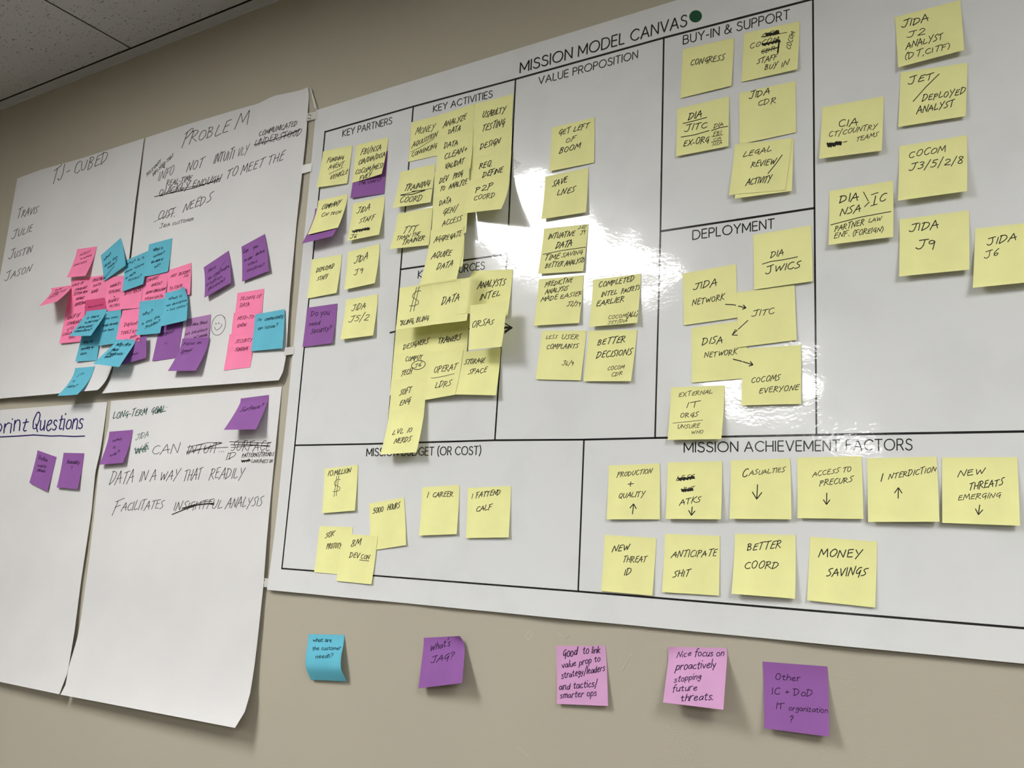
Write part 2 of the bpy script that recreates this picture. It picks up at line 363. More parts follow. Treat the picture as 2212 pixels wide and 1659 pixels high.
# ------------------------------------------------------------------ lettering
CAPS = {
'A': (7.8, 'M0 0L3.9 10L7.8 0M1.4 3.4L6.4 3.4'), 'B': (5.9, 'M0 0L0 10L2.9 10C6 10 6 5.4 2.9 5.4L0 5.4M2.9 5.4C6.9 5.4 6.9 0 2.9 0L0 0'),
'C': (8, 'M8 8.3C6.5 10.1 4.5 10.1 3.3 9.5C-1 7.6 -1 2.4 3.3 .5C4.5 -.1 6.5 -.1 8 1.7'), 'D': (7.6, 'M0 0L0 10L3 10C9.2 10 9.2 0 3 0L0 0'),
'E': (5.2, 'M5.2 0L0 0L0 10L5 10M0 5.2L4.7 5.2'), 'F': (4.8, 'M0 0L0 10L4.8 10M0 5.2L4.4 5.2'),
'G': (8.4, 'M8.2 8.4C6.5 10.1 4.5 10.1 3.3 9.5C-1 7.6 -1 2.4 3.3 .5C5 -.2 7 0 8.4 1.1L8.4 4.6L5.4 4.6'), 'H': (6.6, 'M0 0L0 10M6.6 0L6.6 10M0 5.2L6.6 5.2'),
'I': (0.2, 'M0 0L0 10'), 'J': (3.2, 'M3.2 10L3.2 3C3.2 -.6 .8 -.6 0 1'), 'K': (6.2, 'M0 0L0 10M6 10L0 4.9L6.4 0'), 'L': (4.6, 'M0 10L0 0L4.6 0'),
'M': (8.4, 'M0 0L0 10L4.2 1.8L8.4 10L8.4 0'), 'N': (6.8, 'M0 0L0 10L6.8 0L6.8 10'), 'O': (9.8, 'M4.9 10C-1.6 10 -1.6 0 4.9 0C11.4 0 11.4 10 4.9 10'),
'P': (5.5, 'M0 0L0 10L3 10C6.4 10 6.4 4.8 3 4.8L0 4.8'), 'Q': (9.8, 'M4.9 10C-1.6 10 -1.6 0 4.9 0C11.4 0 11.4 10 4.9 10M6 2.8L9.6 -.6'),
'R': (6, 'M0 0L0 10L3 10C6.4 10 6.4 4.8 3 4.8L0 4.8M3 4.8L6 0'), 'S': (5.9, 'M5.4 8.6C4.2 10.5 .4 10.4 .5 7.5C.6 4.6 5.9 5.9 5.9 2.6C5.9 -.5 1.4 -.9 0 1.7'),
'T': (6.4, 'M0 10L6.4 10M3.2 10L3.2 0'), 'U': (6.4, 'M0 10L0 3.4C0 -1.2 6.4 -1.2 6.4 3.4L6.4 10'), 'V': (7.4, 'M0 10L3.7 0L7.4 10'),
'W': (11.2, 'M0 10L2.7 0L5.6 10L8.5 0L11.2 10'), 'X': (6.2, 'M0 0L6.2 10M0 10L6.2 0'), 'Y': (6.8, 'M0 10L3.4 4.8L6.8 10M3.4 4.8L3.4 0'), 'Z': (6, 'M0 10L6 10L0 0L6 0'),
'&': (7.2, 'M7.2 5C6 1.4 4.4 0 2.4 0C-.8 0 -.8 4.2 2 5.6C5.2 7.2 4.8 10 3 10C1 10 1 7.6 2.4 5.8L7.2 0'),
'-': (3, 'M0 3.8L3 3.8'), '(': (2, 'M2.2 11.4C-.6 7 -.6 3 2.2 -1.6'), ')': (2, 'M0 11.4C2.8 7 2.8 3 0 -1.6'), '.': (.6, 'M0 0L.5 .5'), ',': (.8, 'M.8 1L0 -1.8'),
"'": (.6, 'M.4 11L0 8.6'), '"': (2, 'M.3 11L0 8.6M2 11L1.7 8.6'), '/': (4, 'M0 -2.2L4.4 12'), ':': (.6, 'M0 1L.4 1.3M0 6L.4 6.3'), '+': (4.4, 'M0 4.6L4.6 4.8M2.3 2.2L2.4 7.2'),
'?': (4, 'M.2 8C.6 10.8 4.4 10.6 4.2 8C4 6 2 5.6 2 3M2 .6L2.1 .2'), '>': (4, 'M0 8L4 5L0 2'), '$': (7, 'M6.4 7.9C3.4 9.2 .8 7.4 1.4 6C2.2 4.6 5.8 5 6.4 3.4C6.8 1.8 3.6 1.6 .6 2.1M2.9 10.2L1.8 -.6M4.8 10.4L4 -.4'),
'0': (5, 'M2.5 10C-.6 10 -.6 0 2.5 0C5.6 0 5.6 10 2.5 10'), '1': (1.2, 'M1 10L.4 0'), '2': (5, 'M.4 8C1 11 5.2 10.4 4.6 7C4.2 5 1 2.4 0 .3C1.6 1.2 3.6 .2 5.6 .6'),
'3': (4.6, 'M.4 9.4C3 11 5.6 9 4 7C3.4 6 2.4 5.6 1.6 5.6C4.4 5.6 5.6 3.2 4 1.2C2.6 -.4 .6 0 -.2 .8'), '5': (5, 'M5.4 9.6L1.6 9.2L1 5.6C3.4 6.6 5 5 4.6 3C4.2 .6 1.6 -.4 -.2 .6'),
'6': (4.4, 'M4 10C1 7 -.8 3 .8 .8C2.4 -.8 4.6 1.4 4 3C3.4 4.4 1.4 3.6 .6 2.2'), '8': (4.6, 'M4.4 8.6C3 11 0 9.6 1 7.4C2 5.4 4.4 4.4 4.2 2C4 -.4 .4 -.4 .4 2C.4 4.4 4.6 6 4.4 8.6'),
'9': (4.4, 'M4.2 8C3 10.6 -.2 9 .6 6.6C1.4 4.8 3.8 5.8 4.2 8.2L3.6 -.6'),
}
HAND = {
'A': (6, 'M-1 -.8L3.2 10L5.6 .2M.6 3.6L6.2 4.4'), 'D': (6.4, 'M.8 9.6L0 -.5M-.8 8.8C6.4 11.4 8.6 3 .2 -.3'), 'E': (4.8, 'M4.8 9.6L.9 9L.2 .4L4.8 .9M.5 5.2L4.2 6'),
'G': (5.4, 'M5.6 9C2 9.6 0 5.5 .8 3C1.8 1.4 4 2.6 5 5.4M5.3 6L4.4 -1.6'), 'L': (4.6, 'M1 9.5C.6 6 -.4 1.5 .2 .6C1 .2 3 .8 5 1.6'),
'M': (7, 'M-.4 -.4L1.4 9.6L3.6 2.4L6.6 10L7.2 0'), 'N': (6.2, 'M-.2 -.2L1 9.4L5 .4L6.4 10'), 'Y': (5.8, 'M.4 9.8L2.6 5.2M6.2 10.4L.8 -1.6'),
'R': (5.6, 'M.9 9L0 -.6M-.6 8.6C5 11.4 7 6 .8 4.6L6 .2'), 'J': (5, 'M-.6 9.2L5.4 10.4M3.4 9.8C3 4 3.6 -.8 .2 0C-.8 .4 -1.4 1 -1.4 1.6'),
'S': (5, 'M5.6 9.6C2 9.2 0 7.4 2.4 5.6C5.4 3.6 4 0 -.6 .6'), 'T': (5.6, 'M-.4 9L6.2 10.4M3 9.6L2.2 -.2'), 'I': (.8, 'M.8 9.4L.2 .2'),
'C': (5.6, 'M5.6 8.6C2.4 11 -.6 6 .4 2.6C1.2 -.4 4 -.4 5.8 1.8'), 'O': (5.8, 'M3.4 9.4C-.6 9 -.8 0 2.6 .4C6.4 1 6.6 9 3.4 9.4'),
'P': (5, 'M.8 9L0 -.8M-.6 8.4C5.6 11.4 6.4 5.6 .6 4.4'), 'B': (5.2, 'M.8 9L0 0M-.2 8.8C5 11 5.4 6 .8 5.2C6 5.4 5 -.8 0 .2'), 'U': (5.4, 'M.2 9.4C-.4 3 0 .2 2.2 .4C4.4 .8 5 4 5.6 9.6'),
'V': (5.4, 'M.2 9.4L2.2 .2L5.8 9.8'), 'K': (5.4, 'M1 10L.2 -.2M5.8 9.8L.8 4.6L5.6 .2'), 'F': (4.8, 'M1 9.2L0 -.6M-.4 9L5.4 10.2M.4 5L4 5.8'), 'H': (5.6, 'M.8 9.6L0 0M5.8 10L5 .2M.4 4.8L5.4 5.4'),
'W': (8, 'M.2 9L1.8 .4L4.2 7.6L5.6 .6L8.2 9.8'), 'Q': (6.2, 'M3.4 9.4C-.6 9 -.8 0 2.6 .4C6.4 1 6.6 9 3.4 9.4M3 3L6 -1.4'),
'a': (5, 'M4.6 5.4C1 7.6 -.8 3 .8 .8C2.4 -.8 4.4 2 4.6 5.6L5 .2'), 'b': (4.8, 'M.6 10L.3 .4C3 -.8 5.4 1.6 4.4 4.4C3.4 6.6 1 5.6 .4 3.6'), 'c': (4.2, 'M4.2 5.4C1.8 7.2 -.2 4 .4 1.8C1 -.4 3 -.2 4.4 1'),
'd': (5, 'M4.4 5C1 7 -.4 2.6 .8 .8C2.4 -.6 4.2 1.4 4.6 4L5 10L4.8 .2'), 'e': (4.8, 'M.4 3C5 3.4 4.6 6.4 2.8 6.2C.6 6 -.2 2.4 .8 .9C2 -.4 3.8 .2 5 1.4'), 'f': (3.8, 'M4.4 9.4C2.4 11 1.8 8 1.8 5L1.6 -1M0 5.4L4 6'),
'g': (4.8, 'M4.4 5.4C1 7 -.2 3.4 .8 2C2.2 .6 4.2 3 4.5 5.6C4.6 2 4.6 -3.4 2 -3.2C.8 -3 .4 -2 .6 -1.6'), 'h': (4.4, 'M.6 10L.3 0M.4 3.4C1.4 6.4 4.4 7 4.4 4L4.4 0'), 'i': (.8, 'M.4 6L.4 0M.5 8.4L.7 8.9'),
'j': (2.2, 'M2 6L1.8 -2C1.4 -3.4 0 -3 0 -2.4M2 8.4L2.2 8.9'), 'k': (4.4, 'M.6 10L.3 0M4 6L.6 2.8L4.4 0'), 'l': (.8, 'M.6 10L.4 0'), 'm': (6.8, 'M.2 6L.2 0M.3 3.6C1 6.6 3.4 7 3.4 4L3.4 0M3.5 3.6C4.2 6.6 6.6 7 6.6 4L6.6 0'),
'n': (4.4, 'M.2 6L.2 0M.3 3.6C1 6.6 4.2 7 4.2 4L4.2 0'), 'o': (4.8, 'M2.6 6.2C-.6 6 -.6 0 2.4 0C5.6 0 5.4 6.2 2.6 6.2'), 'p': (4.8, 'M.6 6L.2 -3.6M.4 3.6C2 7.4 5 6.2 4.6 3C4.2 0 1.4 -.4 .4 1.8'),
'q': (4.8, 'M4.4 5.4C1 7 -.4 3 .8 1C2.4 -.4 4.2 2 4.5 5.6L4.4 -3.6'), 'r': (3.6, 'M.2 6L.2 0M.3 3.4C1 5.8 2.6 6.6 3.8 5.8'), 's': (3.8, 'M3.8 5.4C2 7 .2 5.6 .8 4.2C1.4 3 3.8 3 3.6 1.4C3.2 -.4 .8 -.2 0 .8'),
't': (3.8, 'M1.8 8.6L1.6 1.2C1.8 -.2 3 0 3.8 .6M0 6L3.8 6.4'), 'u': (4.6, 'M.2 6L.4 1.6C1 -.6 3.8 0 4.2 3M4.3 6L4.5 0'), 'v': (4.4, 'M0 6L2.2 .2L4.4 6.2'), 'w': (6.6, 'M0 6L1.4 .2L3.2 5L5 .2L6.6 6.2'),
'x': (4.2, 'M0 0L4.2 6M.2 6L4.2 0'), 'y': (4.6, 'M.2 6L2.2 1.4M4.4 6.2L1 -3.4'), 'z': (4.4, 'M0 5.8L4 6L.2 .4L4.4 .4'),
}
import re
_tok = re.compile(r'[MLC]|-?\d*\.?\d+')
def glyph(path):
    t = _tok.findall(path); out = []; i = 0; cmd = None; cur = None
    while i < len(t):
        if t[i] in 'MLC': cmd = t[i]; i += 1
        if cmd == 'M': cur = (float(t[i]), float(t[i + 1])); out.append([cur]); i += 2; cmd = 'L'
        elif cmd == 'L': cur = (float(t[i]), float(t[i + 1])); out[-1].append(cur); i += 2
        else:
            a, b, c = [(float(t[i + 2 * k]), float(t[i + 2 * k + 1])) for k in range(3)]; i += 6
            for s in range(1, 9):
                s /= 8; r_ = 1 - s
                out[-1].append(tuple(r_ ** 3 * cur[q] + 3 * r_ * r_ * s * a[q] + 3 * r_ * s * s * b[q] + s ** 3 * c[q] for q in (0, 1)))
            cur = c
    return out
GC = {}
def G_(ch, style):
    key = (ch, style)
    if key not in GC:
        sc = 1.0; c = ch
        if style == 'print': w_, p_ = CAPS[ch.upper()]
        elif style == 'caps':
            if ch.islower(): sc = .76; c = ch.upper()
            w_, p_ = HAND.get(c) or CAPS[c]
        else: w_, p_ = HAND.get(c) or CAPS[c]
        GC[key] = (w_ * sc, [[(x * sc, y * sc) for x, y in s] for s in glyph(p_)])
    return GC[key]
def text_strokes(text, x0, y0, x1, y1, h0, h1=None, style='caps', up=(0, -1), slant=0.0, seed=0):
    rnd = random.Random(seed); h1 = h1 or h0
    gap = {'print': 2.3, 'caps': 1.8, 'mixed': 1.5}[style]; sp = {'print': 4.2, 'caps': 4.2, 'mixed': 4.5}[style]
    items, X = [], 0.0
    for ch in text:
        if ch == ' ': X += sp; continue
        w_, st = G_(ch, style); items.append((X, w_, st)); X += w_ + gap
    X = max(X - gap, .5)
    out = []
    for gx, w_, st in items:
        jy = rnd.uniform(-.55, .55) if style != 'print' else 0; js = 1 + (rnd.uniform(-.13, .13) if style != 'print' else 0)
        jr = rnd.uniform(-.09, .09) if style != 'print' else 0
        for s in st:
            pl = []
            for x, y in s:
                if style != 'print': x += rnd.uniform(-.22, .22); y += rnd.uniform(-.22, .22)
                yy = y * js + jy; xx = gx + x + jr * y
                f = xx / X; h = (h0 + (h1 - h0) * f) * yy / 10
                pl.append((x0 + (x1 - x0) * f + up[0] * h + slant * h, y0 + (y1 - y0) * f + up[1] * h))
            out.append(pl)
    return out
def densify(pl, step=2.5):
    out = [pl[0]]
    for a, b in zip(pl, pl[1:]):
        d = math.hypot(b[0] - a[0], b[1] - a[1]); k = max(1, int(math.ceil(d / step)))
        for i in range(1, k + 1): out.append((a[0] + (b[0] - a[0]) * i / k, a[1] + (b[1] - a[1]) * i / k))
    return out
class Ink:
    def __init__(s, bvh, off=.00014): s.b = bvh; s.V = []; s.F = []; s.off = off
    def hit(s, x, y):
        d = ray(x, y); h = s.b.ray_cast(CAM, d)
        if h[0] is None: return None
        n = h[1]
        if n.dot(d) > 0: n = -n
        return h[0] + n * s.off
    def stroke(s, pl, w_, taper=.35):
        pl = densify(pl); q = [pl[0]]
        for p in pl[1:]:
            if math.hypot(p[0] - q[-1][0], p[1] - q[-1][1]) > .25: q.append(p)
        if len(q) == 1: q = [(q[0][0] - w_ / 3, q[0][1]), (q[0][0] + w_ / 3, q[0][1])]
        n = len(q); prev = None
        dx, dy = q[0][0] - q[1][0], q[0][1] - q[1][1]; L = math.hypot(dx, dy) or 1
        q.insert(0, (q[0][0] + dx / L * w_ * .4, q[0][1] + dy / L * w_ * .4))
        dx, dy = q[-1][0] - q[-2][0], q[-1][1] - q[-2][1]; L = math.hypot(dx, dy) or 1
        q.append((q[-1][0] + dx / L * w_ * .4, q[-1][1] + dy / L * w_ * .4))
        n = len(q)
        for i in range(n):
            a, b = q[max(0, i - 1)], q[min(n - 1, i + 1)]
            tx, ty = b[0] - a[0], b[1] - a[1]; L = math.hypot(tx, ty)
            if L < 1e-6: continue
            ww = w_ / 2 * (taper if i in (0, n - 1) else 1)
            l = s.hit(q[i][0] - ty / L * ww, q[i][1] + tx / L * ww); r_ = s.hit(q[i][0] + ty / L * ww, q[i][1] - tx / L * ww)
            if l is None or r_ is None: prev = None; continue
            k = len(s.V); s.V += [l, r_]
            if prev is not None: s.F.append((prev, prev + 1, k + 1, k))
            prev = k
    def fan(s, cx, cy, rx, ry, ang=0, n=32):
        k = len(s.V); c = s.hit(cx, cy); s.V.append(c)
        for i in range(n):
            t = 2 * math.pi * i / n; x, y = rx * math.cos(t), ry * math.sin(t)
            s.V.append(s.hit(cx + x * math.cos(ang) - y * math.sin(ang), cy + x * math.sin(ang) + y * math.cos(ang)))
        for i in range(n): s.F.append((k, k + 1 + i, k + 1 + (i + 1) % n))
    def build(s, name, material, parent):
        if not s.F: return None
        return mesh_obj(name, s.V, s.F, material, parent, parent.location)
def ellipse(cx, cy, rx, ry, ang=0, n=26, over=.3):
    out = []
    for i in range(n + 1):
        t = -1.2 + (2 * math.pi + over) * i / n; k = 1 + .04 * (i / n)
        x, y = rx * k * math.cos(t), ry * k * math.sin(t)
        out.append((cx + x * math.cos(ang) - y * math.sin(ang), cy + x * math.sin(ang) + y * math.cos(ang)))
    return out
def scribble(x0, y0, x1, y1, amp, n=7, seed=1):
    r_ = random.Random(seed); out = []
    for i in range(n + 1):
        f = i / n + r_.uniform(-.05, .05); sg = 1 if i % 2 else -1
        a = amp * r_.uniform(.6, 1)
        out.append((x0 + (x1 - x0) * f, y0 + (y1 - y0) * f + sg * a / 2))
    L = [(x0, y0 + amp * .1), (x1, y1 - amp * .2)]; L2 = [(x0 + 2, y0 - amp * .3), (x1 - 1, y1 + amp * .25)]
    return [out, L, L2]
def arrow(pts, h=6, a=.6):
    (xa, ya), (xb, yb) = pts[-2], pts[-1]
    t = math.atan2(ya - yb, xa - xb)
    return [list(pts), [(xb + h * math.cos(t + a), yb + h * math.sin(t + a)), (xb, yb), (xb + h * math.cos(t - a), yb + h * math.sin(t - a))]]
NS = [0]
def strokes_of(it, up, style, W):
    """it: one item of writing -> list of (polyline, width)"""
    k = it[0]
    if k == '_l': return [(list(it[1]), W * .82 * (it[2] if len(it) > 2 else 1))]
    if k == '_a': return [(s, W) for s in arrow(it[1], it[2])]
    if k == '_e': return [(ellipse(*it[1:]), W)]
    if k == '_z': return [(s, W * 1.5) for s in scribble(*it[1:])]
    NS[0] += 1
    o = it[6] if len(it) > 6 else {}
    sty = o.get('style', style)
    st = text_strokes(it[0], it[1], it[2], it[3], it[4], it[5] * (.88 if sty == 'mixed' and it[5] < 12 else 1), o.get('h1'), o.get('style', style), o.get('up', up), o.get('slant', .19 if o.get('style', style) == 'caps' else .10), NS[0] * 7 + 3)
    We = min(W, .105 * it[5] + .24)
    return [(s, We * o.get('w', 1)) for s in st]
def write(o, bvh, ink, px, color, mat_=None, W=None, style=None):
    if W is None:
        W = max(1.1, min(2.2, (px[1][0] - px[0][0]) / 54.0)) * (.85 if color in 'km' else 1)
    style = style or ('caps' if color in 'ykm' else 'mixed')
    up = (px[0][0] - px[3][0], px[0][1] - px[3][1]); up = (up[0] / -up[1], -1.0)
    mat_ = mat_ or {'y': INK, 'b': INKN, 'p': INKP, 'o': INKP, 'l': INKP, 'k': INKR, 'm': INKR}[color]
    I = Ink(bvh)
    for it in ink:
        for pl, w_ in strokes_of(it, up, style, W): I.stroke(pl, w_)
    return I.build('handwriting', mat_, o)

def proj(P):
    d = P - CAM; z = d.dot(CF)
    return (1106 + F_PX * d.dot(CR) / z, 829.5 - F_PX * d.dot(CU) / z)
# ------------------------------------------------------------------ flip chart sheets
def along(pl, f):
    ls = [math.hypot(b[0] - a[0], b[1] - a[1]) for a, b in zip(pl, pl[1:])]; T = sum(ls) * f
    for (a, b), l in zip(zip(pl, pl[1:]), ls):
        if T <= l or (a, b) == (pl[-2], pl[-1]):
            k = T / l; return (a[0] + (b[0] - a[0]) * k, a[1] + (b[1] - a[1]) * k)
        T -= l
def flip(label, Lp, Rp, Tp, Bp, hl, hr, seed=0):
    nu, nv = 26, 44; G = []
    for j in range(nv + 1):
        v = (j / nv) ** .8; row = []
        for i in range(nu + 1):
            u = i / nu
            l, r_, t, b = along(Lp, v), along(Rp, v), along(Tp, u), along(Bp, u)
            q = []
            for c in (0, 1):
                a = (1 - u) * l[c] + u * r_[c] + (1 - v) * t[c] + v * b[c] - ((1 - u) * (1 - v) * Tp[0][c] + u * (1 - v) * Tp[-1][c] + (1 - u) * v * Bp[0][c] + u * v * Bp[-1][c])
                q.append(a)
            hb = hl * (1 - u) + hr * u
            h = .0012 + .0035 * min(1, v * 6) + (hb - .0047) * (.22 * v * v + .78 * max(0, (v - .74) / .26) ** 2)
            h += (.0011 * math.sin(v * 21 + seed + 2.5 * u) + .0008 * math.sin(v * 9 + 5 * u + seed * 2) * 1.5) * min(1, v * 4) * (1 - .5 * v)
            row.append(at(q[0], q[1], max(h, .0008)))
        G.append(row)
    o, b = sheet_mesh('flip_chart_sheet', G, SHEET, .00018, origin=(G[0][0] + G[0][-1]) / 2)
    tag(o, label, 'flip chart sheet', 'white flip chart sheets taped to the wall')
    return o, b
BL, bBL = flip('white flip chart sheet with blue underlined heading ending in Questions, lower left',
    [(-95, 905), (-140, 1180), (-190, 1428)], [(231.9, 868), (223.8, 928), (216.5, 975), (205.9, 1019), (197, 1110), (175.6, 1250), (160.6, 1367), (145.5, 1454), (128, 1499.8)],
    [(-95, 905), (0, 885.6), (231.9, 868)], [(-190, 1428), (0, 1473), (128, 1499.8)], .016, .026, 1)
BR, bBR = flip('white flip chart sheet about a long-term goal, its lower right corner curling off the wall',
    [(240, 866), (234.4, 921), (213.2, 1014), (204.8, 1100), (192.4, 1210), (174, 1341), (167.3, 1377.7), (147.2, 1444.6), (142.2, 1478), (130.5, 1500.5)],
    [(609, 835), (599.8, 919.6), (589.9, 1019), (576, 1168), (568.8, 1267), (555.4, 1391), (548.7, 1444.6), (540.3, 1498), (528.6, 1538.3), (507.5, 1572.4)],
    [(240, 866), (420, 852), (609, 835)], [(130.5, 1500.5), (507.5, 1572.4)], .026, .040, 2)
TL, bTL = flip('white flip chart sheet listing four handwritten names under a team heading, upper left',
    [(37.3, 385.4), (12.7, 525), (-25, 740), (-52, 872)], [(311.5, 298.5), (303, 360), (292, 440), (279, 558), (259, 690), (241.5, 795), (233, 815), (222, 832), (210.6, 842.6)],
    [(37.3, 385.4), (90, 366), (180, 341), (260, 315), (311.5, 298.5)], [(-52, 872), (0, 861), (210.6, 842.6)], .014, .030, 3)
TR, bTR = flip('white flip chart sheet with a handwritten PROBLEM heading and a torn top edge',
    [(315, 297.5), (306.5, 360), (298, 430), (283, 558.6), (263, 690), (245, 795), (233.5, 827.5), (219.9, 849.8)],
    [(667.5, 203), (661.5, 288.5), (652.4, 375), (640.7, 480), (625.9, 640), (618.2, 767.6), (614.3, 787.6), (611.3, 804.5), (602, 821.4)],
    [(315, 297.5), (400, 270), (500, 240), (560, 223), (590, 207), (614, 202.5), (632, 199), (655, 193), (660, 189), (664.6, 186.7), (667.5, 203)],
    [(219.9, 849.8), (320, 842), (602, 821.4)], .020, .012, 4)

U0 = (.07, -1.0)
def sheet_write(o, b, ink, mat_, W=1.7, up=U0, style='caps'):
    for it in ink:
        I = Ink(b, .0002)
        for pl, w_ in strokes_of(it, up, style, W): I.stroke(pl, w_)
        I.build('pen_mark' if it[0][0] == '_' else 'handwriting', mat_, o)
sheet_write(TL, bTL, [('TJ-', 111, 399, 148, 380, 33, {'slant': .15}), ('CUBED', 159, 377, 231, 351, 25, {'slant': .1})], INK, 1.25)
sheet_write(TL, bTL, [('Travis', 36, 473, 80, 460, 21), ('Julie', 27, 515, 68, 500, 21), ('Justin', 20, 560, 67, 547, 21), ('Jason', 12, 606, 65, 588, 20)], INKD, 1.3)
sheet_write(TR, bTR, [('P', 393, 320, 412, 306, 38), ('ROBLE', 409, 310, 492, 287, 26), ('M', 509, 276, 534, 268, 34, {'slant': .2}),
    ('NOT', 403, 371, 437, 360, 22), ('INTUITI', 461, 354, 503, 343, 22), ('TO MEET THE', 488, 386, 611, 346, 21), ('QUICKLY ENOUGH', 343, 424, 475, 392, 16),
    ('NEEDS', 395, 459, 455, 436, 21), ('CUST.', 341, 475, 377, 467, 20), ('_l', [(332, 480), (345, 473), (378, 459)], .8)], INK, 1.3)
sheet_write(TR, bTR, [('INFO', 341, 393, 373, 378, 23), ('VLY', 512, 340, 534, 332, 20), ('Jida customer', 346, 493, 418, 476, 9)], INKD, 1.2)
sheet_write(TR, bTR, [('RELEVANT', 318, 381, 348, 351, 7, {'up': (-.15, -1), 'slant': 0}), ('INFO NEED-THAT', 331, 381, 375, 338, 7, {'up': (-.15, -1), 'slant': 0}), ('_a', [(352, 357), (355, 363)], 4),
    ('REAL-TIME', 359, 403, 413, 390, 13), ('COMMUNICATED', 559, 295, 641, 271, 12), ('UNDERSTOOD', 550, 316, 650, 291, 16),
    ('_l', [(549, 313), (600, 299), (648, 280)], 1.6), ('_l', [(556, 311), (620, 293), (645, 283)], 1.1),
    ('_l', [(334, 425), (360, 419), (420, 406), (474, 387)], 1.8), ('_l', [(345, 424), (400, 406), (475, 391)], 1.2), ('_l', [(352, 418), (392, 405), (398, 405)], 1.0)], INK, 1.2)
I = Ink(bTR, .0002)
for pl in (ellipse(472.2, 702.5, 14.5, 22, .28), ellipse(466.8, 699.3, .7, .9), ellipse(473, 698.4, .7, .9), [(463.5, 706), (465, 711), (468, 713.5), (474, 710), (478.6, 705), (479, 700)]): I.stroke(pl, 1.2)
sm = I.build('smiley_drawing', INKD, TR)
sheet_write(BL, bBL, [('Sprint', -30, 938, 57, 931, 35, {'h1': 36}), ('Questions', 68, 930, 177, 928, 36), ], INKB, 2.6, style='mixed')
sheet_write(BL, bBL, [('_l', [(-40, 945), (0, 944), (40, 942), (73, 939.6), (110, 942), (130, 941.5), (160, 943), (183, 942)])], INKB, 3.4)
sheet_write(BR, bBR, [('LONG-TERM', 244, 905.5, 315, 896, 15), ('GOAL:', 326, 894, 358, 890, 15), ('OAL', 334, 894, 350, 891, 12, {'w': .8})], INKG, 1.5)
sheet_write(BR, bBR, [('JIDA', 294, 950, 320, 944, 13), ('WE', 290, 982, 316, 977, 20), ('_z', 292, 976, 320, 966, 16, 9)], INKDG, 1.2)
sheet_write(BR, bBR, [('CAN', 328, 982, 386, 979, 21), ('INTUIT...', 403, 982, 484, 976, 20), ('_l', [(403, 979), (440, 969), (480, 957)], 1.4), ('_l', [(403, 976), (430, 970), (493, 966)], 1.2),
    ('_l', [(405, 966), (450, 956), (479, 956), (440, 972)], 1.2), ('SURFACE', 499, 974, 582, 974, 21), ('_l', [(496, 954.4), (540, 956), (584, 957.4)], 1.4), ('_l', [(499, 961), (550, 961), (583, 965)], 1.6), ('_l', [(499, 967), (540, 963), (582, 962)], 1.2),
    ('ID', 489, 992, 510, 987, 14), ('_l', [(487, 993.5), (498, 991)]), ('DATA', 236, 1047, 286, 1041, 28), ('IN A WAY', 301, 1040, 383, 1037, 23), ('THAT', 395, 1039, 433, 1036, 24), ('READILY', 452, 1035, 524, 1034, 23),
    ('F', 243, 1112, 258, 1108, 34), ('ACILITATES', 263, 1104, 352, 1099, 20), ('INSIGHTFUL', 375, 1103, 478, 1098, 20), ('ANALYSIS', 488, 1098, 565, 1094, 22),
    ('_l', [(372, 1111.5), (400, 1100), (425, 1091), (463, 1087)], 2.2), ('_l', [(394, 1098), (430, 1090), (450, 1088), (462, 1090)], 2.6), ('_l', [(400, 1096), (440, 1084), (458, 1083)], 1.3)], INK, 1.25)
sheet_write(BR, bBR, [('PATTERNS/TRENDS', 522.3, 988.2, 591, 984.5, 9), ('_z', 522, 997, 540, 994, 7, 9), ('LINKAGES IN', 543.2, 1000, 588, 1000, 8)], INK, 1.2)

# ------------------------------------------------------------------ the laminated poster
hT, hB = .0016, .0075
tl, bl_ = at(683, 238, hT), at(577.3, 1274, hB); t2, b2 = at(1463, 0, hT), at(2212, 1433.6, hB)
def ext(a, b, x): return Vector((x, 0, a.z + (b.z - a.z) * (x - a.x) / (b.x - a.x)))
XR = 1.205
ctl, cbl = Vector((tl.x, 0, tl.z)), Vector((bl_.x, 0, bl_.z)); ctr, cbr = ext(tl, t2, XR), ext(bl_, b2, XR)
G = []
NV, NU = 60, 90
for j in range(NV + 1):
    v = 1 - (1 - j / NV) ** 1.5; row = []
    for i in range(NU + 1):
        u = i / NU; q = bil((ctl, ctr, cbr, cbl), u, v)
        e = max(0, (v - .80) / .20) ** 2
        h = hT + (hB - hT) * e * (1 + .25 * math.sin(u * 17) + .15 * math.sin(u * 41 + 1)) + .0012 * math.sin(q.x * 9 + q.z * 5) * (1 - e) * min(1, v * 5) * .5
        row.append(Vector((q.x, -max(h, .0012), q.z)))
    G.append(row)
poster, bPO = sheet_mesh('printed_poster', G, POST, .00025, origin=(ctl + ctr) / 2)
tag(poster, 'large glossy laminated planning poster with printed boxes and headings', 'poster')
I = Ink(bPO, .0001)
def pw(x): return 3.4 + 2.0 * (x - 600) / 1600       # printed line width in the photograph
def line(pts):
    for a, b in zip(pts, pts[1:]):
        n = max(1, int(math.hypot(b[0] - a[0], b[1] - a[1]) / 120))
        q = [(a[0] + (b[0] - a[0]) * k / n, a[1] + (b[1] - a[1]) * k / n) for k in range(n + 1)]
        for c, d in zip(q, q[1:]): I.stroke([c, d], pw((c[0] + d[0]) / 2) * (.82 if abs(d[1] - c[1]) > abs(d[0] - c[0]) else 1), 1)
line([(702.4, 285), (892.8, 230.1), (1113.7, 170.9), (1434, 81.6), (1756, -2), (2330, -158)])
line([(702.4, 284), (637, 962), (609, 1228)])
line([(892.8, 230), (868.4, 545), (865.5, 582), (846, 825), (836, 956)])
line([(1113.7, 171), (1095.5, 549), (1069, 951)])
line([(1434, 81.6), (1426.7, 499.8), (1415, 946)])
line([(1756, -2), (1759.4, 449.5), (1763.7, 939.5)])
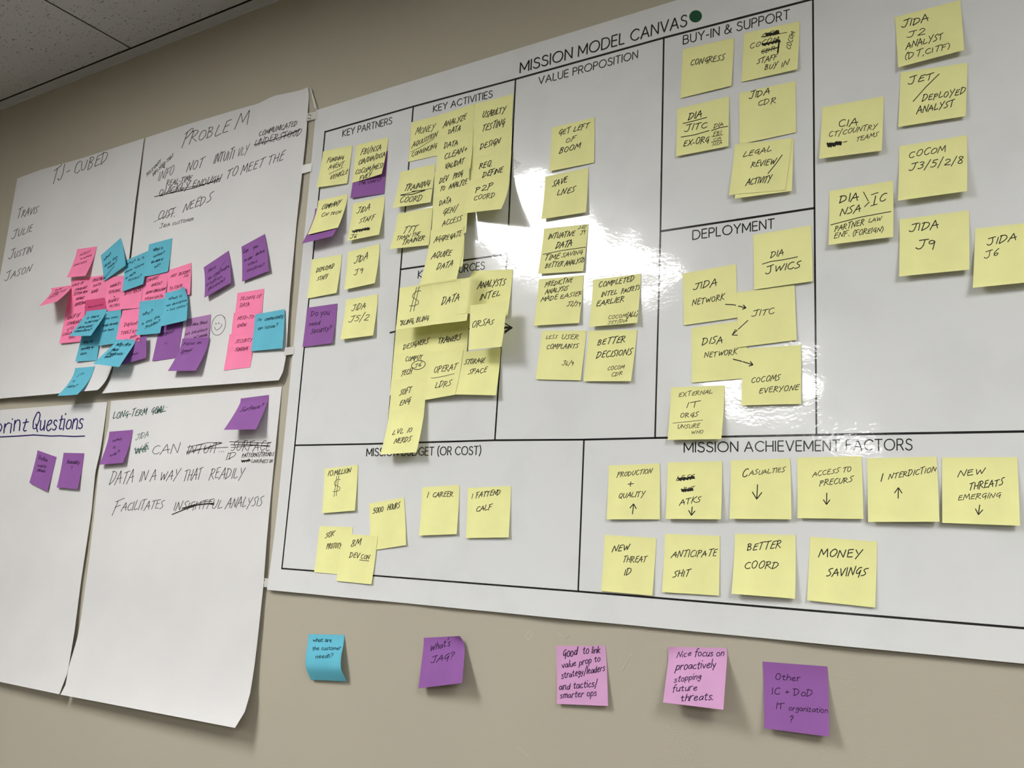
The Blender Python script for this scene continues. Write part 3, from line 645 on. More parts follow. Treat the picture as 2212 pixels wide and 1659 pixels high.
line([(637, 962), (800, 959), (1069, 951), (1261.5, 949.7), (1415, 946), (1763.7, 939.5), (2212, 932), (2420, 928)])
line([(609, 1228), (1249, 1277.5), (1752, 1319), (2212, 1357), (2420, 1374)])
line([(1261.5, 950), (1249, 1277.5)])
line([(865.5, 582), (1095.5, 549)]); line([(1426.7, 499.8), (1759.4, 449.5)])
I.build('printed_grid', PINK_, poster)
def heading(text, x0, y0, x1, y1, h0, h1, up, W):
    I = Ink(bPO, .0001)
    for s in text_strokes(text, x0, y0, x1, y1, h0, h1, 'print', up, 0): I.stroke(s, W, .9)
    I.build('printed_heading', PINK_, poster)
heading('MISSION MODEL CANVAS', 1123.5, 157, 1483, 56, 22, 25, (.05, -1), 2.95)
heading('KEY PARTNERS', 740, 295, 846, 267.5, 13.5, 14.5, (.09, -1), 1.7)
heading('KEY ACTIVITIES', 936, 242, 1063, 210, 13.5, 15, (.07, -1), 1.9)
heading('VALUE PROPOSITION', 1163.5, 182.5, 1377, 125.5, 15.5, 16.5, (.05, -1), 2.05)
heading('BUY-IN & SUPPORT', 1476, 95.5, 1705, 40, 18, 19.5, (.02, -1), 2.35)
heading('KEY RESOURCES', 903, 601, 1046, 581.5, 15.5, 16.5, (.07, -1), 2.05)
heading('DEPLOYMENT', 1496.5, 517.5, 1672, 492.5, 19, 20, (.01, -1), 2.55)
heading('MISSION BUDGET (OR COST)', 792, 985, 1038, 982, 16.5, 18, (.06, -1), 2.15)
heading('MISSION ACHIEVEMENT FACTORS', 1478, 976.5, 1970, 972, 20.5, 24, (0, -1), 2.7)
I = Ink(bPO, .0001); I.fan(1502.7, 35.4, 14, 13, -.5); o = I.build('printed_dot', PGRN, poster); tag(o, 'dark green printed dot')
I = Ink(bPO, .00012)
for pl, w_ in (([(843, 718.8), (856, 715.6), (950, 712), (1106, 708)], 4.0), ([(1088, 697), (1106, 707.6), (1090, 720)], 2.4), ([(1092, 707), (1105, 707.6)], 4.5), ([(1091, 716), (1104, 709)], 4)): I.stroke(pl, w_)
I.build('drawn_arrow', PGRY, poster)
I = Ink(bPO, .00012)
for pl in ([(1106, 342), (1125, 353), (1110, 367)], [(1108, 347), (1121, 353), (1108, 359)], [(1109, 352), (1124, 353)], [(1112, 345), (1116, 362)]): I.stroke(pl, .9)
I.build('drawn_arrow_head', PPEN, poster)

# ------------------------------------------------------------------ tape and torn strip between sheet and poster
def patch(name, q, hs, label, cat, material, n=4, marks=()):
    G = []
    for j in range(n + 1):
        row = []
        for i in range(n + 1):
            u, v = i / n, j / n
            x = (q[0][0] * (1 - u) + q[1][0] * u) * (1 - v) + (q[3][0] * (1 - u) + q[2][0] * u) * v
            y = (q[0][1] * (1 - u) + q[1][1] * u) * (1 - v) + (q[3][1] * (1 - u) + q[2][1] * u) * v
            row.append(at(x, y, (hs[0] * (1 - u) + hs[1] * u) * (1 - v) + (hs[3] * (1 - u) + hs[2] * u) * v))
        G.append(row)
    o, b = sheet_mesh(name, G, material, .00006, origin=(G[0][0] + G[n][n]) / 2)
    tag(o, label, cat, 'tape joining the paper sheets' if cat == 'tape' else None)
    if marks:
        I = Ink(b)
        for pl in marks: I.stroke(pl, 1.5)
        I.build('tape_mark', INKD, o)
    return o
patch('tape_strip', [(662.5, 245.5), (684.5, 240.5), (683, 257), (660.5, 262)], (.0055, .0022, .0022, .0055), 'clear tape with two dark ticks joining the PROBLEM sheet to the poster corner', 'tape', TAPE, marks=([(665.5, 248.5), (671, 247.5), (671.5, 251)], [(664.5, 256), (670, 255), (670.5, 258)]))
patch('tape_strip', [(654, 356.5), (674.5, 352), (672, 370), (651.5, 375)], (.006, .0022, .0022, .006), 'plain clear tape bridging the gap beside the first yellow note', 'tape', TAPE)
patch('tape_strip', [(615.5, 751), (636.5, 748), (634.5, 765), (613, 768)], (.012, .0022, .0022, .012), 'cream tape below the blue connectivity note, above the sheet corner', 'tape', TAPEW)
patch('tape_strip', [(566.5, 1248.5), (581.5, 1250), (579, 1269), (564.5, 1267.5)], (.0075, .0065, .0065, .0075), 'clear tape at the lower left corner of the poster', 'tape', TAPE, marks=([(571.5, 1251), (570.5, 1256)], [(570, 1261), (569, 1267)]))
patch('torn_paper_strip', [(669.6, 188.2), (672.5, 193), (684, 235), (678.8, 232)], (.002, .004, .006, .008), 'thin white torn strip of paper leaning above the poster corner', 'paper strip', TAPEW)

# small scuffs in the paint
wb = BVHTree.FromPolygons([(X0, 0, 0), (X1, 0, 0), (X1, 0, CZ), (X0, 0, CZ)], [(0, 1, 2, 3)])
I = Ink(wb, .0002)
for pl in ([(1205, 1366), (1212, 1373)], [(1150, 1366), (1148, 1375), (1141, 1382), (1135, 1378), (1139, 1366), (1147, 1364)], [(1344, 1446), (1352, 1432), (1364, 1412)], [(1117, 1612), (1140, 1632)]): I.stroke(pl, 1.5)
I.build('paint_scuff', CHIP, wall_back)
I = Ink(wb, .0002)
for pl in ([(410, 71), (405, 75)], [(1222, 1381), (1232, 1373)], [(1345, 1450), (1362, 1416)]): I.stroke(pl, 1.1)
I.build('paint_nick', SCUF, wall_back)

# ------------------------------------------------------------------ sticky notes
GRP = [None]
def N(c, x1, y1, x2, y2, x3, y3, x4, y4, label, *ink, **k):
    return note(c, [(x1, y1), (x2, y2), (x3, y3), (x4, y4)], label, ink, group=GRP[0], **k)
# --- key partners
GRP[0] = 'sticky notes in the key partners box'
N('y', 698, 327, 761.5, 314, 749.6, 396, 683.4, 405, 'yellow sticky note reading FUNDING AGENT / VEHICLE',
  ('Funding', 706, 351.5, 741, 344.5, 12), ('AGENT', 710, 366, 740, 360, 11), ('_l', [(711, 376), (741, 361.5)]), ('VEHICLE', 712, 389, 750, 375, 11))
N('p', 768, 343, 838, 326, 829, 418, 756.6, 428, 'purple sticky note under the note reading FBI/NSA', ('The Users?', 774, 400, 823, 391, 9))
N('y', 769.1, 313.8, 839, 296.4, 824.4, 375.6, 761, 395.7, 'yellow sticky note reading FBI/NSA, stuck over a purple one',
  ('FBI/NSA', 779, 335, 822, 324, 13), ('CIA/DIA/DISA', 774, 356, 831, 338, 11), ('COCOM/MESF', 767, 377.5, 828, 362, 11), ('FVEY', 776, 390, 801, 382, 10))
N('p', 681, 451, 746, 437, 718.7, 510, 651.9, 526.4, 'purple sticky note sticking out from under the COMPANY note')
N('y', 687.7, 433.6, 751.2, 419, 730, 491.7, 664.4, 506.9, 'yellow sticky note reading COMPANY, bending off the poster over a purple one',
  ('COMPANY', 694, 453, 732, 443.5, 11), ('Civ tech', 693.5, 469, 734, 461, 8.5))
N('y', 762.6, 440, 831.5, 423.3, 818.5, 506.9, 749.6, 520.4, 'yellow sticky note reading JIDA STAFF with a scribbled-out word above J6',
  ('JIDA', 771, 461.5, 797, 455, 14), ('STAFF', 776, 482, 807, 475, 11), ('_z', 762, 501, 799, 494, 7, 13), ('_z', 770, 498, 797, 493, 5, 11), ('J6', 757, 515.5, 770, 513.5, 9))
N('y', 674.2, 560.6, 738.7, 549.7, 726.7, 632.8, 663.4, 645, 'yellow sticky note reading DEPLOYED STAFF', ('DEPLOYED', 683, 589, 720, 579, 10), ('STAFF', 684.5, 606, 707, 602, 9))
N('y', 751.2, 544.3, 820.6, 526.4, 809.6, 611.6, 743.2, 626, 'yellow sticky note reading JIDA J9 in the key partners box', ('JIDA', 766, 569, 793, 560, 15), ('J9', 766, 594, 782, 590, 13))
N('p', 663.4, 664.8, 729.2, 655.6, 717.5, 741, 653.3, 750, 'purple sticky note asking do you need security',
  ('Do you', 672, 683, 711, 679.5, 12), ('need', 668, 704, 690, 701.5, 11), ('Security?', 671, 721, 715, 713, 12))
N('y', 747.3, 647.3, 816.6, 635.3, 805.8, 724.6, 734.3, 733.4, 'yellow sticky note reading JIDA J5/2', ('JIDA', 761, 671, 788, 667, 13), ('J5/2', 755, 695.5, 794, 692, 14))
# --- key activities and key resources columns
GRP[0] = 'overlapping yellow sticky notes in the key activities box'
N('y', 888.6, 264.4, 952, 248, 948, 335, 882, 349.7, 'yellow sticky note reading MONEY AQUISITION CONVINCING',
  ('MONEY', 897, 291.5, 937, 282, 15), ('AQUISITION', 890, 320, 943, 295.5, 12), ('_l', [(887, 328.8), (905, 320), (937, 300)]), ('CONVINCING', 889, 339, 942, 320, 11))
N('y', 864, 372, 940, 354, 930, 436.9, 848, 449.2, 'yellow sticky note reading TRAINING COORD',
  ('TRAINING', 872, 414, 926, 401.5, 14), ('_l', [(865, 421.5), (900, 413), (934, 407)]), ('_l', [(866, 422), (890, 420), (919, 411), (890, 413.5)], 1.7), ('COORD', 863, 438.5, 910, 434, 13))
N('y', 859, 462, 935, 447.7, 926, 529.5, 841.6, 538, 'yellow sticky note reading TTT TRAIN THE TRAINER', ('TTT', 869, 505.5, 898, 500.5, 15), ('TRAIN THE', 856, 519.5, 906, 508.5, 9), ('TRAINER', 868, 529, 915, 518.5, 11))
N('y', 1024.6, 224.6, 1109.2, 202.9, 1104, 290, 1019, 312, 'yellow sticky note reading USABILTY TESTING', ('USABILTY', 1042, 255, 1090, 243, 14), ('TESTING', 1041, 284, 1088, 272, 15), lift=(.002, .002))
N('y', 1022, 293, 1107, 272, 1102, 360, 1015, 381, 'yellow sticky note reading DESIGN', ('DESIGN', 1037, 323, 1078, 311, 14), lift=(.002, .002))
N('y', 1018, 340, 1105, 325, 1097, 412, 1008, 428, 'yellow sticky note reading REQ. DEFINE', ('REQ.', 1035, 365, 1062, 358, 13), ('DEFINE', 1042, 384, 1085, 372, 13), lift=(.004, .006))
N('y', 949, 249, 1024.6, 223.9, 1019, 308, 944, 333, 'yellow sticky note reading ANALYZE DATA', ('ANALYZE', 958, 276, 1006, 257, 13), ('DATA', 968, 290.5, 993, 284, 13), lift=(.002, .002))
N('y', 946, 296, 1023, 275, 1016, 364, 941, 384, 'yellow sticky note reading DATA CLEAN + VALIDAT', ('DATA', 959, 321, 988, 313, 13), ('CLEAN+', 960, 345, 1007, 328, 14), ('VALIDAT', 961, 366, 1001, 353, 13), lift=(.003, .007))
N('y', 939, 372, 1014.4, 361.3, 1009, 436, 934, 452, 'yellow sticky note reading DEV PROG TO ANALYZE', ('DEV', 949, 397, 966, 391, 13), ('PROG', 979, 386, 998, 380.5, 13), ('TO', 950, 414, 960, 411.5, 11), ('ANALYZE', 970, 408, 1008, 397.5, 12), lift=(.003, .005))
N('y', 937, 428, 1011, 413, 1006.5, 502.7, 931, 515, 'yellow sticky note reading DATA GEN/ ACCESS', ('DATA', 949, 444, 973, 437.5, 12), ('GEN/', 956, 465, 986, 456, 13), ('ACCESS', 956, 488, 996, 477, 12), lift=(.003, .008))
N('y', 930.5, 497, 1003.6, 489, 999, 575, 921, 588, 'yellow sticky note reading AGGREGATE', ('AGGREGATE', 938, 524.5, 995, 510.5, 12), lift=(.006, .010))
N('y', 926.2, 529, 1003.6, 517, 985.5, 605.4, 906, 617.7, 'yellow sticky note reading AQUIRE DATA, over the key resources heading', ('AQUIRE', 932, 559.5, 973, 552, 14), ('DATA', 943, 583, 976, 575, 13), p=1.2)
N('y', 1009.5, 391, 1099.5, 374, 1082.4, 451.4, 1001.5, 461, 'yellow sticky note reading P2P COORD, bending well off the poster', ('P2P', 1027, 416, 1062, 407.5, 13), ('COORD', 1023, 433, 1068, 426.5, 10.5), lift=(.012, .036))
GRP[0] = 'overlapping yellow sticky notes in the key resources box'
N('y', 855.5, 703, 932, 696, 926, 782, 848, 792, 'yellow sticky note reading DESIGNERS', ('DESIGNERS', 871, 755.5, 924, 742, 12), lift=(.002, .003))
N('y', 850.5, 765, 927, 757, 921, 845, 842, 854, 'yellow sticky note reading COMPUT TECH with a circled J6', ('COMPUT', 875.5, 781, 911, 776.5, 10), ('J6', 895.5, 795, 909, 791.5, 9), ('_e', 904, 788.6, 15, 9, -.25), ('TECH', 866, 812.5, 888, 807.5, 13), lift=(.002, .003))
N('y', 847, 820, 922, 815, 915, 903, 838, 911, 'yellow sticky note reading SOFT ENG', ('SOFT', 862.5, 855, 887, 848, 13), ('ENG', 863, 876.5, 884, 871, 13), lift=(.002, .003))
N('y', 932, 694, 1014, 688, 1006, 779, 925, 787, 'yellow sticky note reading TRAINERS', ('TRAINERS', 946, 743, 993.5, 735, 13), lift=(.002, .003))
N('y', 863.4, 622, 938, 611, 930.5, 702.5, 854.7, 712.4, 'yellow sticky note with a large dollar sign over BLING, BLING', ('$', 881, 673, 903, 669, 46, {'w': .9, 'slant': .05}), ('"BLING, BLING\'', 862, 704, 927, 691, 11), lift=(.004, .004))
N('y', 935, 611, 1019.6, 598.8, 1008, 692.8, 926.3, 702.2, 'yellow sticky note reading only DATA, in shade below AQUIRE DATA', ('DATA', 954, 658, 990.5, 649, 17), lift=(.007, .008))
N('y', 1020.4, 585.8, 1107.9, 581.4, 1096.3, 682.7, 1012, 688, 'yellow sticky note reading ANALYSTS INTEL', ('ANALYSTS', 1032, 623, 1090, 616.5, 15), ('INTEL', 1036, 649, 1079, 638.5, 14), lift=(.004, .006))
N('y', 996, 761, 1081.8, 752, 1071.2, 854, 983, 851.9, 'yellow sticky note reading STORAGE SPACE', ('STORAGE', 1003, 787.5, 1046, 783.5, 11), ('SPACE', 1011.5, 808.5, 1050, 804.5, 11))
N('y', 1015.3, 660, 1094.4, 650, 1083.3, 749.3, 1011.7, 755.8, 'yellow sticky note reading ORSAs', ('ORSAs', 1019, 708, 1065, 700.5, 14), lift=(.005, .009))
N('y', 928, 759.4, 1001, 756, 983, 852.6, 917.2, 864.2, 'yellow sticky note reading OPERAT LDRS', ('OPERAT', 937, 806, 985, 798, 14), ('_l', [(931.6, 816.5), (936, 817), (960, 812.5), (981.6, 807)]), ('LDRS', 940, 838.5, 973, 833.5, 13))
N('y', 841, 887.3, 917, 881, 899.8, 977, 821.7, 982, 'yellow sticky note reading LVL 10 NERDS, lowest of its column', ('LVL', 847.5, 939.5, 870, 936, 11), ('10', 879, 935, 888, 933, 10), ('NERDS', 851, 958.5, 886, 953.5, 12), p=1.2)
# --- value proposition
GRP[0] = 'yellow sticky notes in the value proposition box'
N('y', 1192.4, 276, 1284.3, 253.6, 1283.3, 351.2, 1186.3, 370.2, 'yellow sticky note reading GET LEFT OF BOOM', ('GET LEFT', 1206, 293.5, 1271, 276.5, 12), ('OF', 1222, 309, 1241, 304, 10), ('BOOM', 1208, 332, 1252, 319.5, 13))
N('y', 1178, 381.7, 1271, 362, 1265.6, 458.8, 1169.3, 473.7, 'yellow sticky note reading SAVE LIVES', ('SAVE', 1192.5, 404, 1223.5, 394.5, 13), ('LIVES', 1203.5, 423, 1240, 415, 13))
N('y', 1175.4, 494, 1271, 483.9, 1259.5, 585.6, 1161.9, 591.7, 'yellow sticky note reading INTUATIVE DATA over TIME SAVING',
  ('J2/', 1249.5, 495, 1266, 492.5, 8.5), ('J9', 1254, 507, 1263, 504.5, 8.5), ('INTUATIVE', 1184, 517, 1240, 509.5, 12), ('DATA', 1200, 537.5, 1234, 531, 14), ('_l', [(1172.7, 549.7), (1215, 541), (1265.4, 534)]), ('TIME', 1175.5, 563, 1207, 559, 12), ('SAVING', 1213, 556, 1257, 548.5, 10), ('BETTER', 1177.5, 579.5, 1215, 574, 11), ('ANALYSIS', 1220, 574.5, 1261, 566.5, 11))
N('y', 1164.4, 603.6, 1260.8, 593.8, 1251, 697.7, 1152.9, 703.3, 'yellow sticky note reading PREDICTIVE ANALYSIS MADE EASIER', ('PREDICTIVE', 1177, 620, 1235.5, 610, 10.5), ('ANALYSIS', 1178, 635.5, 1225, 627, 11), ('MADE', 1168.5, 651.5, 1203, 647, 10.5), ('EASIER', 1210, 646, 1257, 637.5, 10), ('J2/J9', 1225.5, 661.5, 1252, 661.5, 9.5))
N('y', 1281, 604.8, 1384.3, 590.8, 1376.3, 697.3, 1272.4, 706, 'yellow sticky note reading COMPLETED INTEL PACKETS EARLIER', ('COMPLETED', 1293, 621, 1369, 607.5, 12), ('INTEL', 1298.5, 642, 1332, 635, 11.5), ('PACKETS', 1342, 634, 1381, 625.5, 11), ('EARLIER', 1288, 662.5, 1347, 651, 12.5), ('COCOM', 1314, 690, 1351, 685.5, 8), ('(ALL)', 1353, 688, 1376, 682.5, 11), ('JET/DIA', 1314, 700.5, 1354, 696, 7))
N('y', 1170.7, 714.3, 1267.4, 713.9, 1253.9, 821.6, 1157, 819.3, 'yellow sticky note reading LESS USER COMPLAINTS', ('LESS', 1179.5, 732.5, 1203, 731.5, 8.5), ('USER', 1213, 732.5, 1248, 733.5, 10), ('COMPLAINTS', 1180.5, 754, 1248, 752, 10.5), ('J6/9', 1215, 789, 1237, 789.5, 9))
N('y', 1272.4, 714.8, 1376.3, 712.3, 1362.8, 823.5, 1260.3, 823.5, 'yellow sticky note reading BETTER DECISIONS', ('BETTER', 1291, 745.5, 1349, 739.5, 14), ('DECISIONS', 1288, 773.5, 1364, 766.5, 14), ('COCOM', 1312, 800.5, 1347, 796, 8.5), ('CDR', 1321, 814, 1344, 809.5, 9))
# --- buy-in and support
GRP[0] = 'yellow sticky notes in the buy-in and support box'
N('y', 1474.6, 106.7, 1586, 81.4, 1579.8, 185, 1469.8, 212, 'yellow sticky note reading CONGRESS', ('CONGRESS', 1491, 142, 1564, 130, 13))
N('y', 1606.7, 71.9, 1727.8, 45.8, 1722.2, 149.5, 1601.6, 177, 'yellow sticky note reading STAFF BUY IN below scribbled-out words',
  ('COR', 1646, 81, 1683, 73, 10), ('_z', 1655, 76, 1682, 70, 9, 9), ('_l', [(1644, 80), (1668, 76), (1700, 70)], .7), ('COCOM', 1620, 105, 1680, 89, 11), ('_z', 1648, 97, 1684, 88, 7, 9), ('CDR', 1644, 117, 1674, 108, 10), ('_l', [(1645, 112), (1668, 106), (1683, 102)], 1.3), ('_l', [(1683, 91), (1680, 114)], 2),
  ('STAFF', 1635, 138.5, 1677, 128, 12), ('BUY', 1652, 151, 1678, 146, 12), ('IN', 1688, 145.5, 1702, 141, 12), ('COCOM', 1707, 107, 1717, 70, 11, {'up': (-.9, -.35), 'slant': 0}))
N('y', 1596.9, 201, 1718.3, 174.8, 1719.5, 285.7, 1597.2, 311.8, 'yellow sticky note reading JIDA CDR', ('JIDA', 1620, 213, 1661, 203, 14), ('CDR', 1637, 229.5, 1675, 222, 12))
N('y', 1462.7, 235, 1575, 208.2, 1573.2, 315.8, 1459.6, 338, 'yellow sticky note listing DIA, JITC and EX-ORG with underlines',
  ('DIA', 1486.5, 259, 1514.5, 253.5, 15), ('_l', [(1475.4, 267), (1500, 261), (1526.8, 253.6)]), ('JITC', 1481, 284.5, 1526, 276, 14), ('_l', [(1471.4, 296.3), (1500, 291.5), (1532, 282.2)]), ('EX-ORG', 1476, 317, 1530, 308, 14),
  ('DIA', 1542, 277, 1562, 271.5, 9), ('_l', [(1537, 282.2), (1555, 276), (1572.5, 272.8)]), ('FBI', 1541, 293.5, 1557, 289, 8), ('_l', [(1538, 295.3), (1561, 290.8)], .8), ('CIA', 1541, 304.5, 1557, 301, 6), ('_l', [(1537, 307.6), (1559, 302.8)], .8), ('NSA', 1539, 316, 1559, 311.5, 7))
N('y', 1598, 318, 1714, 298, 1710.3, 412.3, 1587, 429, 'yellow sticky note peeping out behind the LEGAL REVIEW note')
N('y', 1587.7, 312.5, 1711, 298.5, 1696.9, 412.3, 1575, 422.9, 'yellow sticky note reading LEGAL REVIEW/ ACTIVITY', ('LEGAL', 1605, 340, 1665, 327, 12), ('REVIEW', 1622, 362, 1673, 355, 13), ('_l', [(1689.8, 334.8), (1676, 354), (1658.9, 375)]), ('ACTIVITY', 1612, 400, 1664, 393, 14), lift=(.004, .004))
# --- deployment
GRP[0] = 'yellow sticky notes in the deployment box'
N('y', 1493.6, 708.4, 1613, 690, 1612, 817, 1494.1, 826.7, 'yellow sticky note reading DISA NETWORK', ('DISA', 1517, 745, 1560, 741, 15), ('NETWORK', 1521.5, 773, 1591, 765.5, 12), ('_a', [(1584, 776), (1600, 780), (1626, 788)], 10), ('_l', [(1589, 712), (1581.5, 723.8), (1593.5, 724.3)]), ('_l', [(1581.5, 723.8), (1594, 712)]), lift=(.002, .002))
N('y', 1474.4, 591.3, 1589.8, 570.4, 1592.5, 686, 1476.9, 702.6, 'yellow sticky note reading JIDA NETWORK', ('JIDA', 1500, 626, 1547, 617.5, 15), ('NETWORK', 1495.5, 660.5, 1563, 648, 13), ('_a', [(1567, 657.5), (1585, 658.5), (1611, 665)], 8), lift=(.002, .002))
N('y', 1604, 753.6, 1730.3, 745.2, 1730.3, 872.4, 1600.7, 875.7, 'yellow sticky note reading COCOMS EVERYONE', ('COCOMS', 1623, 826.5, 1684, 821.5, 12), ('EVERYONE', 1640, 849.5, 1724, 842.5, 12), ('_a', [(1600, 780), (1626.6, 788)], 9))
N('y', 1591.5, 631.5, 1716, 615.6, 1720.6, 734.4, 1594, 750.3, 'yellow sticky note reading JITC with arrows, between the two NETWORK notes', ('JITC', 1626, 684, 1672, 677.5, 13), ('_l', [(1615.7, 692.2), (1593, 713)]), ('_a', [(1585, 659), (1611.5, 665)], 8))
N('y', 1626.6, 507.7, 1752, 486.8, 1755.7, 607.2, 1629, 625.6, 'yellow sticky note reading DIA over JWICS', ('DIA', 1664.5, 556.5, 1692, 550, 14), ('_l', [(1646.7, 570.7), (1665, 565), (1690, 561.5), (1722.8, 555)]), ('JWICS', 1657, 591.5, 1729, 578, 16), lift=(.003, .004))
N('y', 1449.3, 837.2, 1565.2, 832.2, 1558, 948.5, 1442, 950.2, 'yellow sticky note reading EXTERNAL IT ORGS UNSURE WHO', ('EXTERNAL', 1466, 857.5, 1538, 850, 9.5), ('IT', 1483, 882, 1511, 878.5, 12), ('ORGS', 1469.5, 902.5, 1507, 900, 11), ('_l', [(1453.5, 914.2), (1485, 911), (1517.9, 907.5)], .6), ('UNSURE', 1463.5, 926, 1510, 924, 9.5), ('WHO', 1493, 938, 1518, 936.5, 8))
# --- open area right of the boxes
GRP[0] = 'yellow sticky notes on the open right side of the poster'
N('y', 1932.9, 37.4, 2074.3, 0, 2082.6, 108, 1940.2, 145.6, 'yellow sticky note reading JIDA J2 ANALYST (DT, CITF), topmost on the right', ('JIDA', 1950.5, 59, 2005, 46, 16), ('J2', 1963, 81.5, 1996, 74.5, 13), ('ANALYST', 1958, 106, 2036, 84.5, 14), ('(DT,CITF)', 1954.5, 129, 2051, 105, 13))
N('y', 1945.4, 157, 2089.9, 135.2, 2085.8, 250.6, 1940.2, 274.5, 'yellow sticky note reading JET/ DEPLOYED ANALYST', ('JET', 1965, 182, 2014, 171, 15), ('_l', [(2028.6, 160), (2000, 188), (1972.4, 219.4)]), ('DEPLOYED', 1992, 219, 2084, 202.5, 14), ('ANALYST', 1981, 245.5, 2059, 230, 15))
N('y', 1775.9, 231.9, 1909, 208, 1904.4, 325.4, 1769.3, 343, 'yellow sticky note reading CIA CT/COUNTRY TEAMS with a scribble', ('CIA', 1811, 274, 1851, 271.5, 15), ('CT/COUNTRY', 1790, 296.5, 1893, 278, 11.5), ('_z', 1788, 315, 1818, 309, 10, 13), ('_z', 1788, 312, 1816, 308, 6, 11), ('_l', [(1822, 307.5), (1829.5, 305.5)]), ('TEAMS', 1849, 306, 1895, 295, 10))
N('y', 1942.3, 316, 2088.9, 292, 2088.9, 412.7, 1939.8, 433.5, 'yellow sticky note reading COCOM J3/5/2/8', ('COCOM', 1963, 341.5, 2041, 327.5, 14), ('J3/5/2/8', 1966, 368, 2079, 352.5, 15))
N('y', 1791.5, 412.7, 1929.2, 390.2, 1929.2, 511.5, 1789.8, 529.1, 'yellow sticky note reading DIA NSA IC above a line and PARTNER LAW ENF.',
  ('DIA', 1813.5, 437.5, 1853, 433, 18), ('NSA', 1814.5, 466.5, 1858, 456.5, 16), ('_l', [(1865.3, 414.8), (1875.7, 434.5)]), ('_l', [(1877.8, 436.6), (1867.4, 447)]), ('I', 1887, 443, 1888, 443, 22), ('_l', [(1882, 421), (1897, 416)]), ('_l', [(1881, 445), (1895, 441)]), ('C', 1899, 436, 1912, 433, 17), ('_l', [(1794.6, 485.9), (1860, 469), (1924.6, 457)]), ('PARTNER', 1803, 500, 1865, 486.5, 13), ('LAW', 1876, 481, 1903, 477, 10), ('ENF.', 1801, 516, 1834, 509, 12), ('(FOREIGN)', 1842, 510, 1907, 500, 12))
N('y', 1942.9, 474, 2093, 454.3, 2094, 582.2, 1942.3, 597.3, 'yellow sticky note reading JIDA J9 on the open right side', ('JIDA', 1967, 500.5, 2026, 493, 17), ('J9', 1982, 538.5, 2018, 537, 18))
N('y', 2106.5, 493.8, 2252, 478, 2257, 606, 2101.3, 621.7, 'yellow sticky note reading JIDA J6, cut by the right picture edge', ('JIDA', 2135.5, 529, 2194, 519.5, 17), ('J6', 2129, 557.5, 2156, 552, 14))
# --- budget
GRP[0] = 'yellow sticky notes in the mission budget box'
N('y', 701.2, 1012.7, 772.8, 1004, 766.3, 1102.8, 695.8, 1108.8, 'yellow sticky note reading 10 MILLION with a dollar sign', ('10', 708, 1028.5, 719, 1027, 13), ('MILLION', 722, 1027, 757, 1020.5, 12), ('$', 717, 1069, 735, 1066, 36, {'slant': .02, 'w': .8}))
N('y', 797.8, 1087.6, 872.7, 1074.6, 877, 1177.6, 800, 1189.6, 'yellow sticky note reading 5000 HOURS', ('5000', 805, 1110.5, 827, 1105, 11), ('HOURS', 837, 1103, 863, 1096.5, 13), lift=(.003, .004))
N('y', 690.4, 1136.4, 762, 1138.6, 748, 1242, 678.4, 1236.2, 'yellow sticky note reading 50K PROTOTYP', ('50K', 702, 1162, 721, 1158, 12), ('PROTOTYP', 705, 1185.5, 740, 1184, 12), lift=(.004, .004))
N('y', 740.3, 1152.7, 816.3, 1158, 802, 1262.3, 726.2, 1254.7, 'yellow sticky note reading 8M DEVCON, hanging over the poster frame line', ('8M', 757.5, 1181.5, 777, 1178, 15), ('DEV', 754.5, 1205, 775, 1206, 11), ('CON', 779, 1207, 797, 1208.5, 10), ('_l', [(777, 1209.5), (797, 1212)], 1.2))
N('y', 911.7, 1052.8, 992.5, 1047.4, 986.2, 1153.8, 905.2, 1157, 'yellow sticky note reading 1 CAREER', ('1', 922, 1075, 924, 1075, 12), ('CAREER', 934.5, 1074.5, 977.5, 1072.5, 11.5))
N('y', 1010.5, 1054, 1103.8, 1049.6, 1098.4, 1160.9, 1006, 1162.4, 'yellow sticky note reading 1 FATTEND CALF', ('1', 1019, 1076.5, 1020.5, 1076.5, 10), ('FATTEND', 1028, 1076, 1080, 1068, 12), ('CALF', 1028.5, 1105, 1061, 1101, 12))
# --- achievement factors
GRP[0] = 'yellow sticky notes in the mission achievement box'
N('y', 1314.7, 1005.8, 1425, 1001, 1425, 1121.8, 1310.2, 1121.8, 'yellow sticky note reading PRODUCTION + QUALITY with an up arrow', ('PRODUCTION', 1333, 1030.5, 1407, 1022, 10.5), ('_l', [(1356.5, 1046), (1368.5, 1044.5)]), ('_l', [(1363, 1040.5), (1361.5, 1050.5)]), ('QUALITY', 1336, 1076, 1391, 1073.5, 12), ('_a', [(1366.4, 1110.2), (1368.7, 1088.3)], 12, ))
N('y', 1441.8, 999, 1560, 996.2, 1557.1, 1121.8, 1437.4, 1121, 'yellow sticky note reading ATKS with two scribbled-out words and a down arrow', ('LESS', 1461, 1039, 1499, 1033.5, 10), ('_z', 1466, 1036, 1499, 1031, 8, 9), ('BET', 1475, 1062.5, 1500, 1059.5, 9), ('_z', 1473, 1060, 1496, 1057, 7, 9), ('ATKS', 1469, 1091, 1513, 1084, 13), ('_a', [(1495.3, 1095), (1493.6, 1113.3)], 12))
N('y', 1577.9, 994.7, 1706.5, 990.2, 1709.4, 1121.8, 1576, 1120.7, 'yellow sticky note reading CASUALTIES with a down arrow', ('C', 1603, 1031, 1613, 1030, 17), ('ASUALTIES', 1619, 1027, 1695, 1019.5, 11), ('_a', [(1636.3, 1047), (1634.7, 1078.3)], 18))
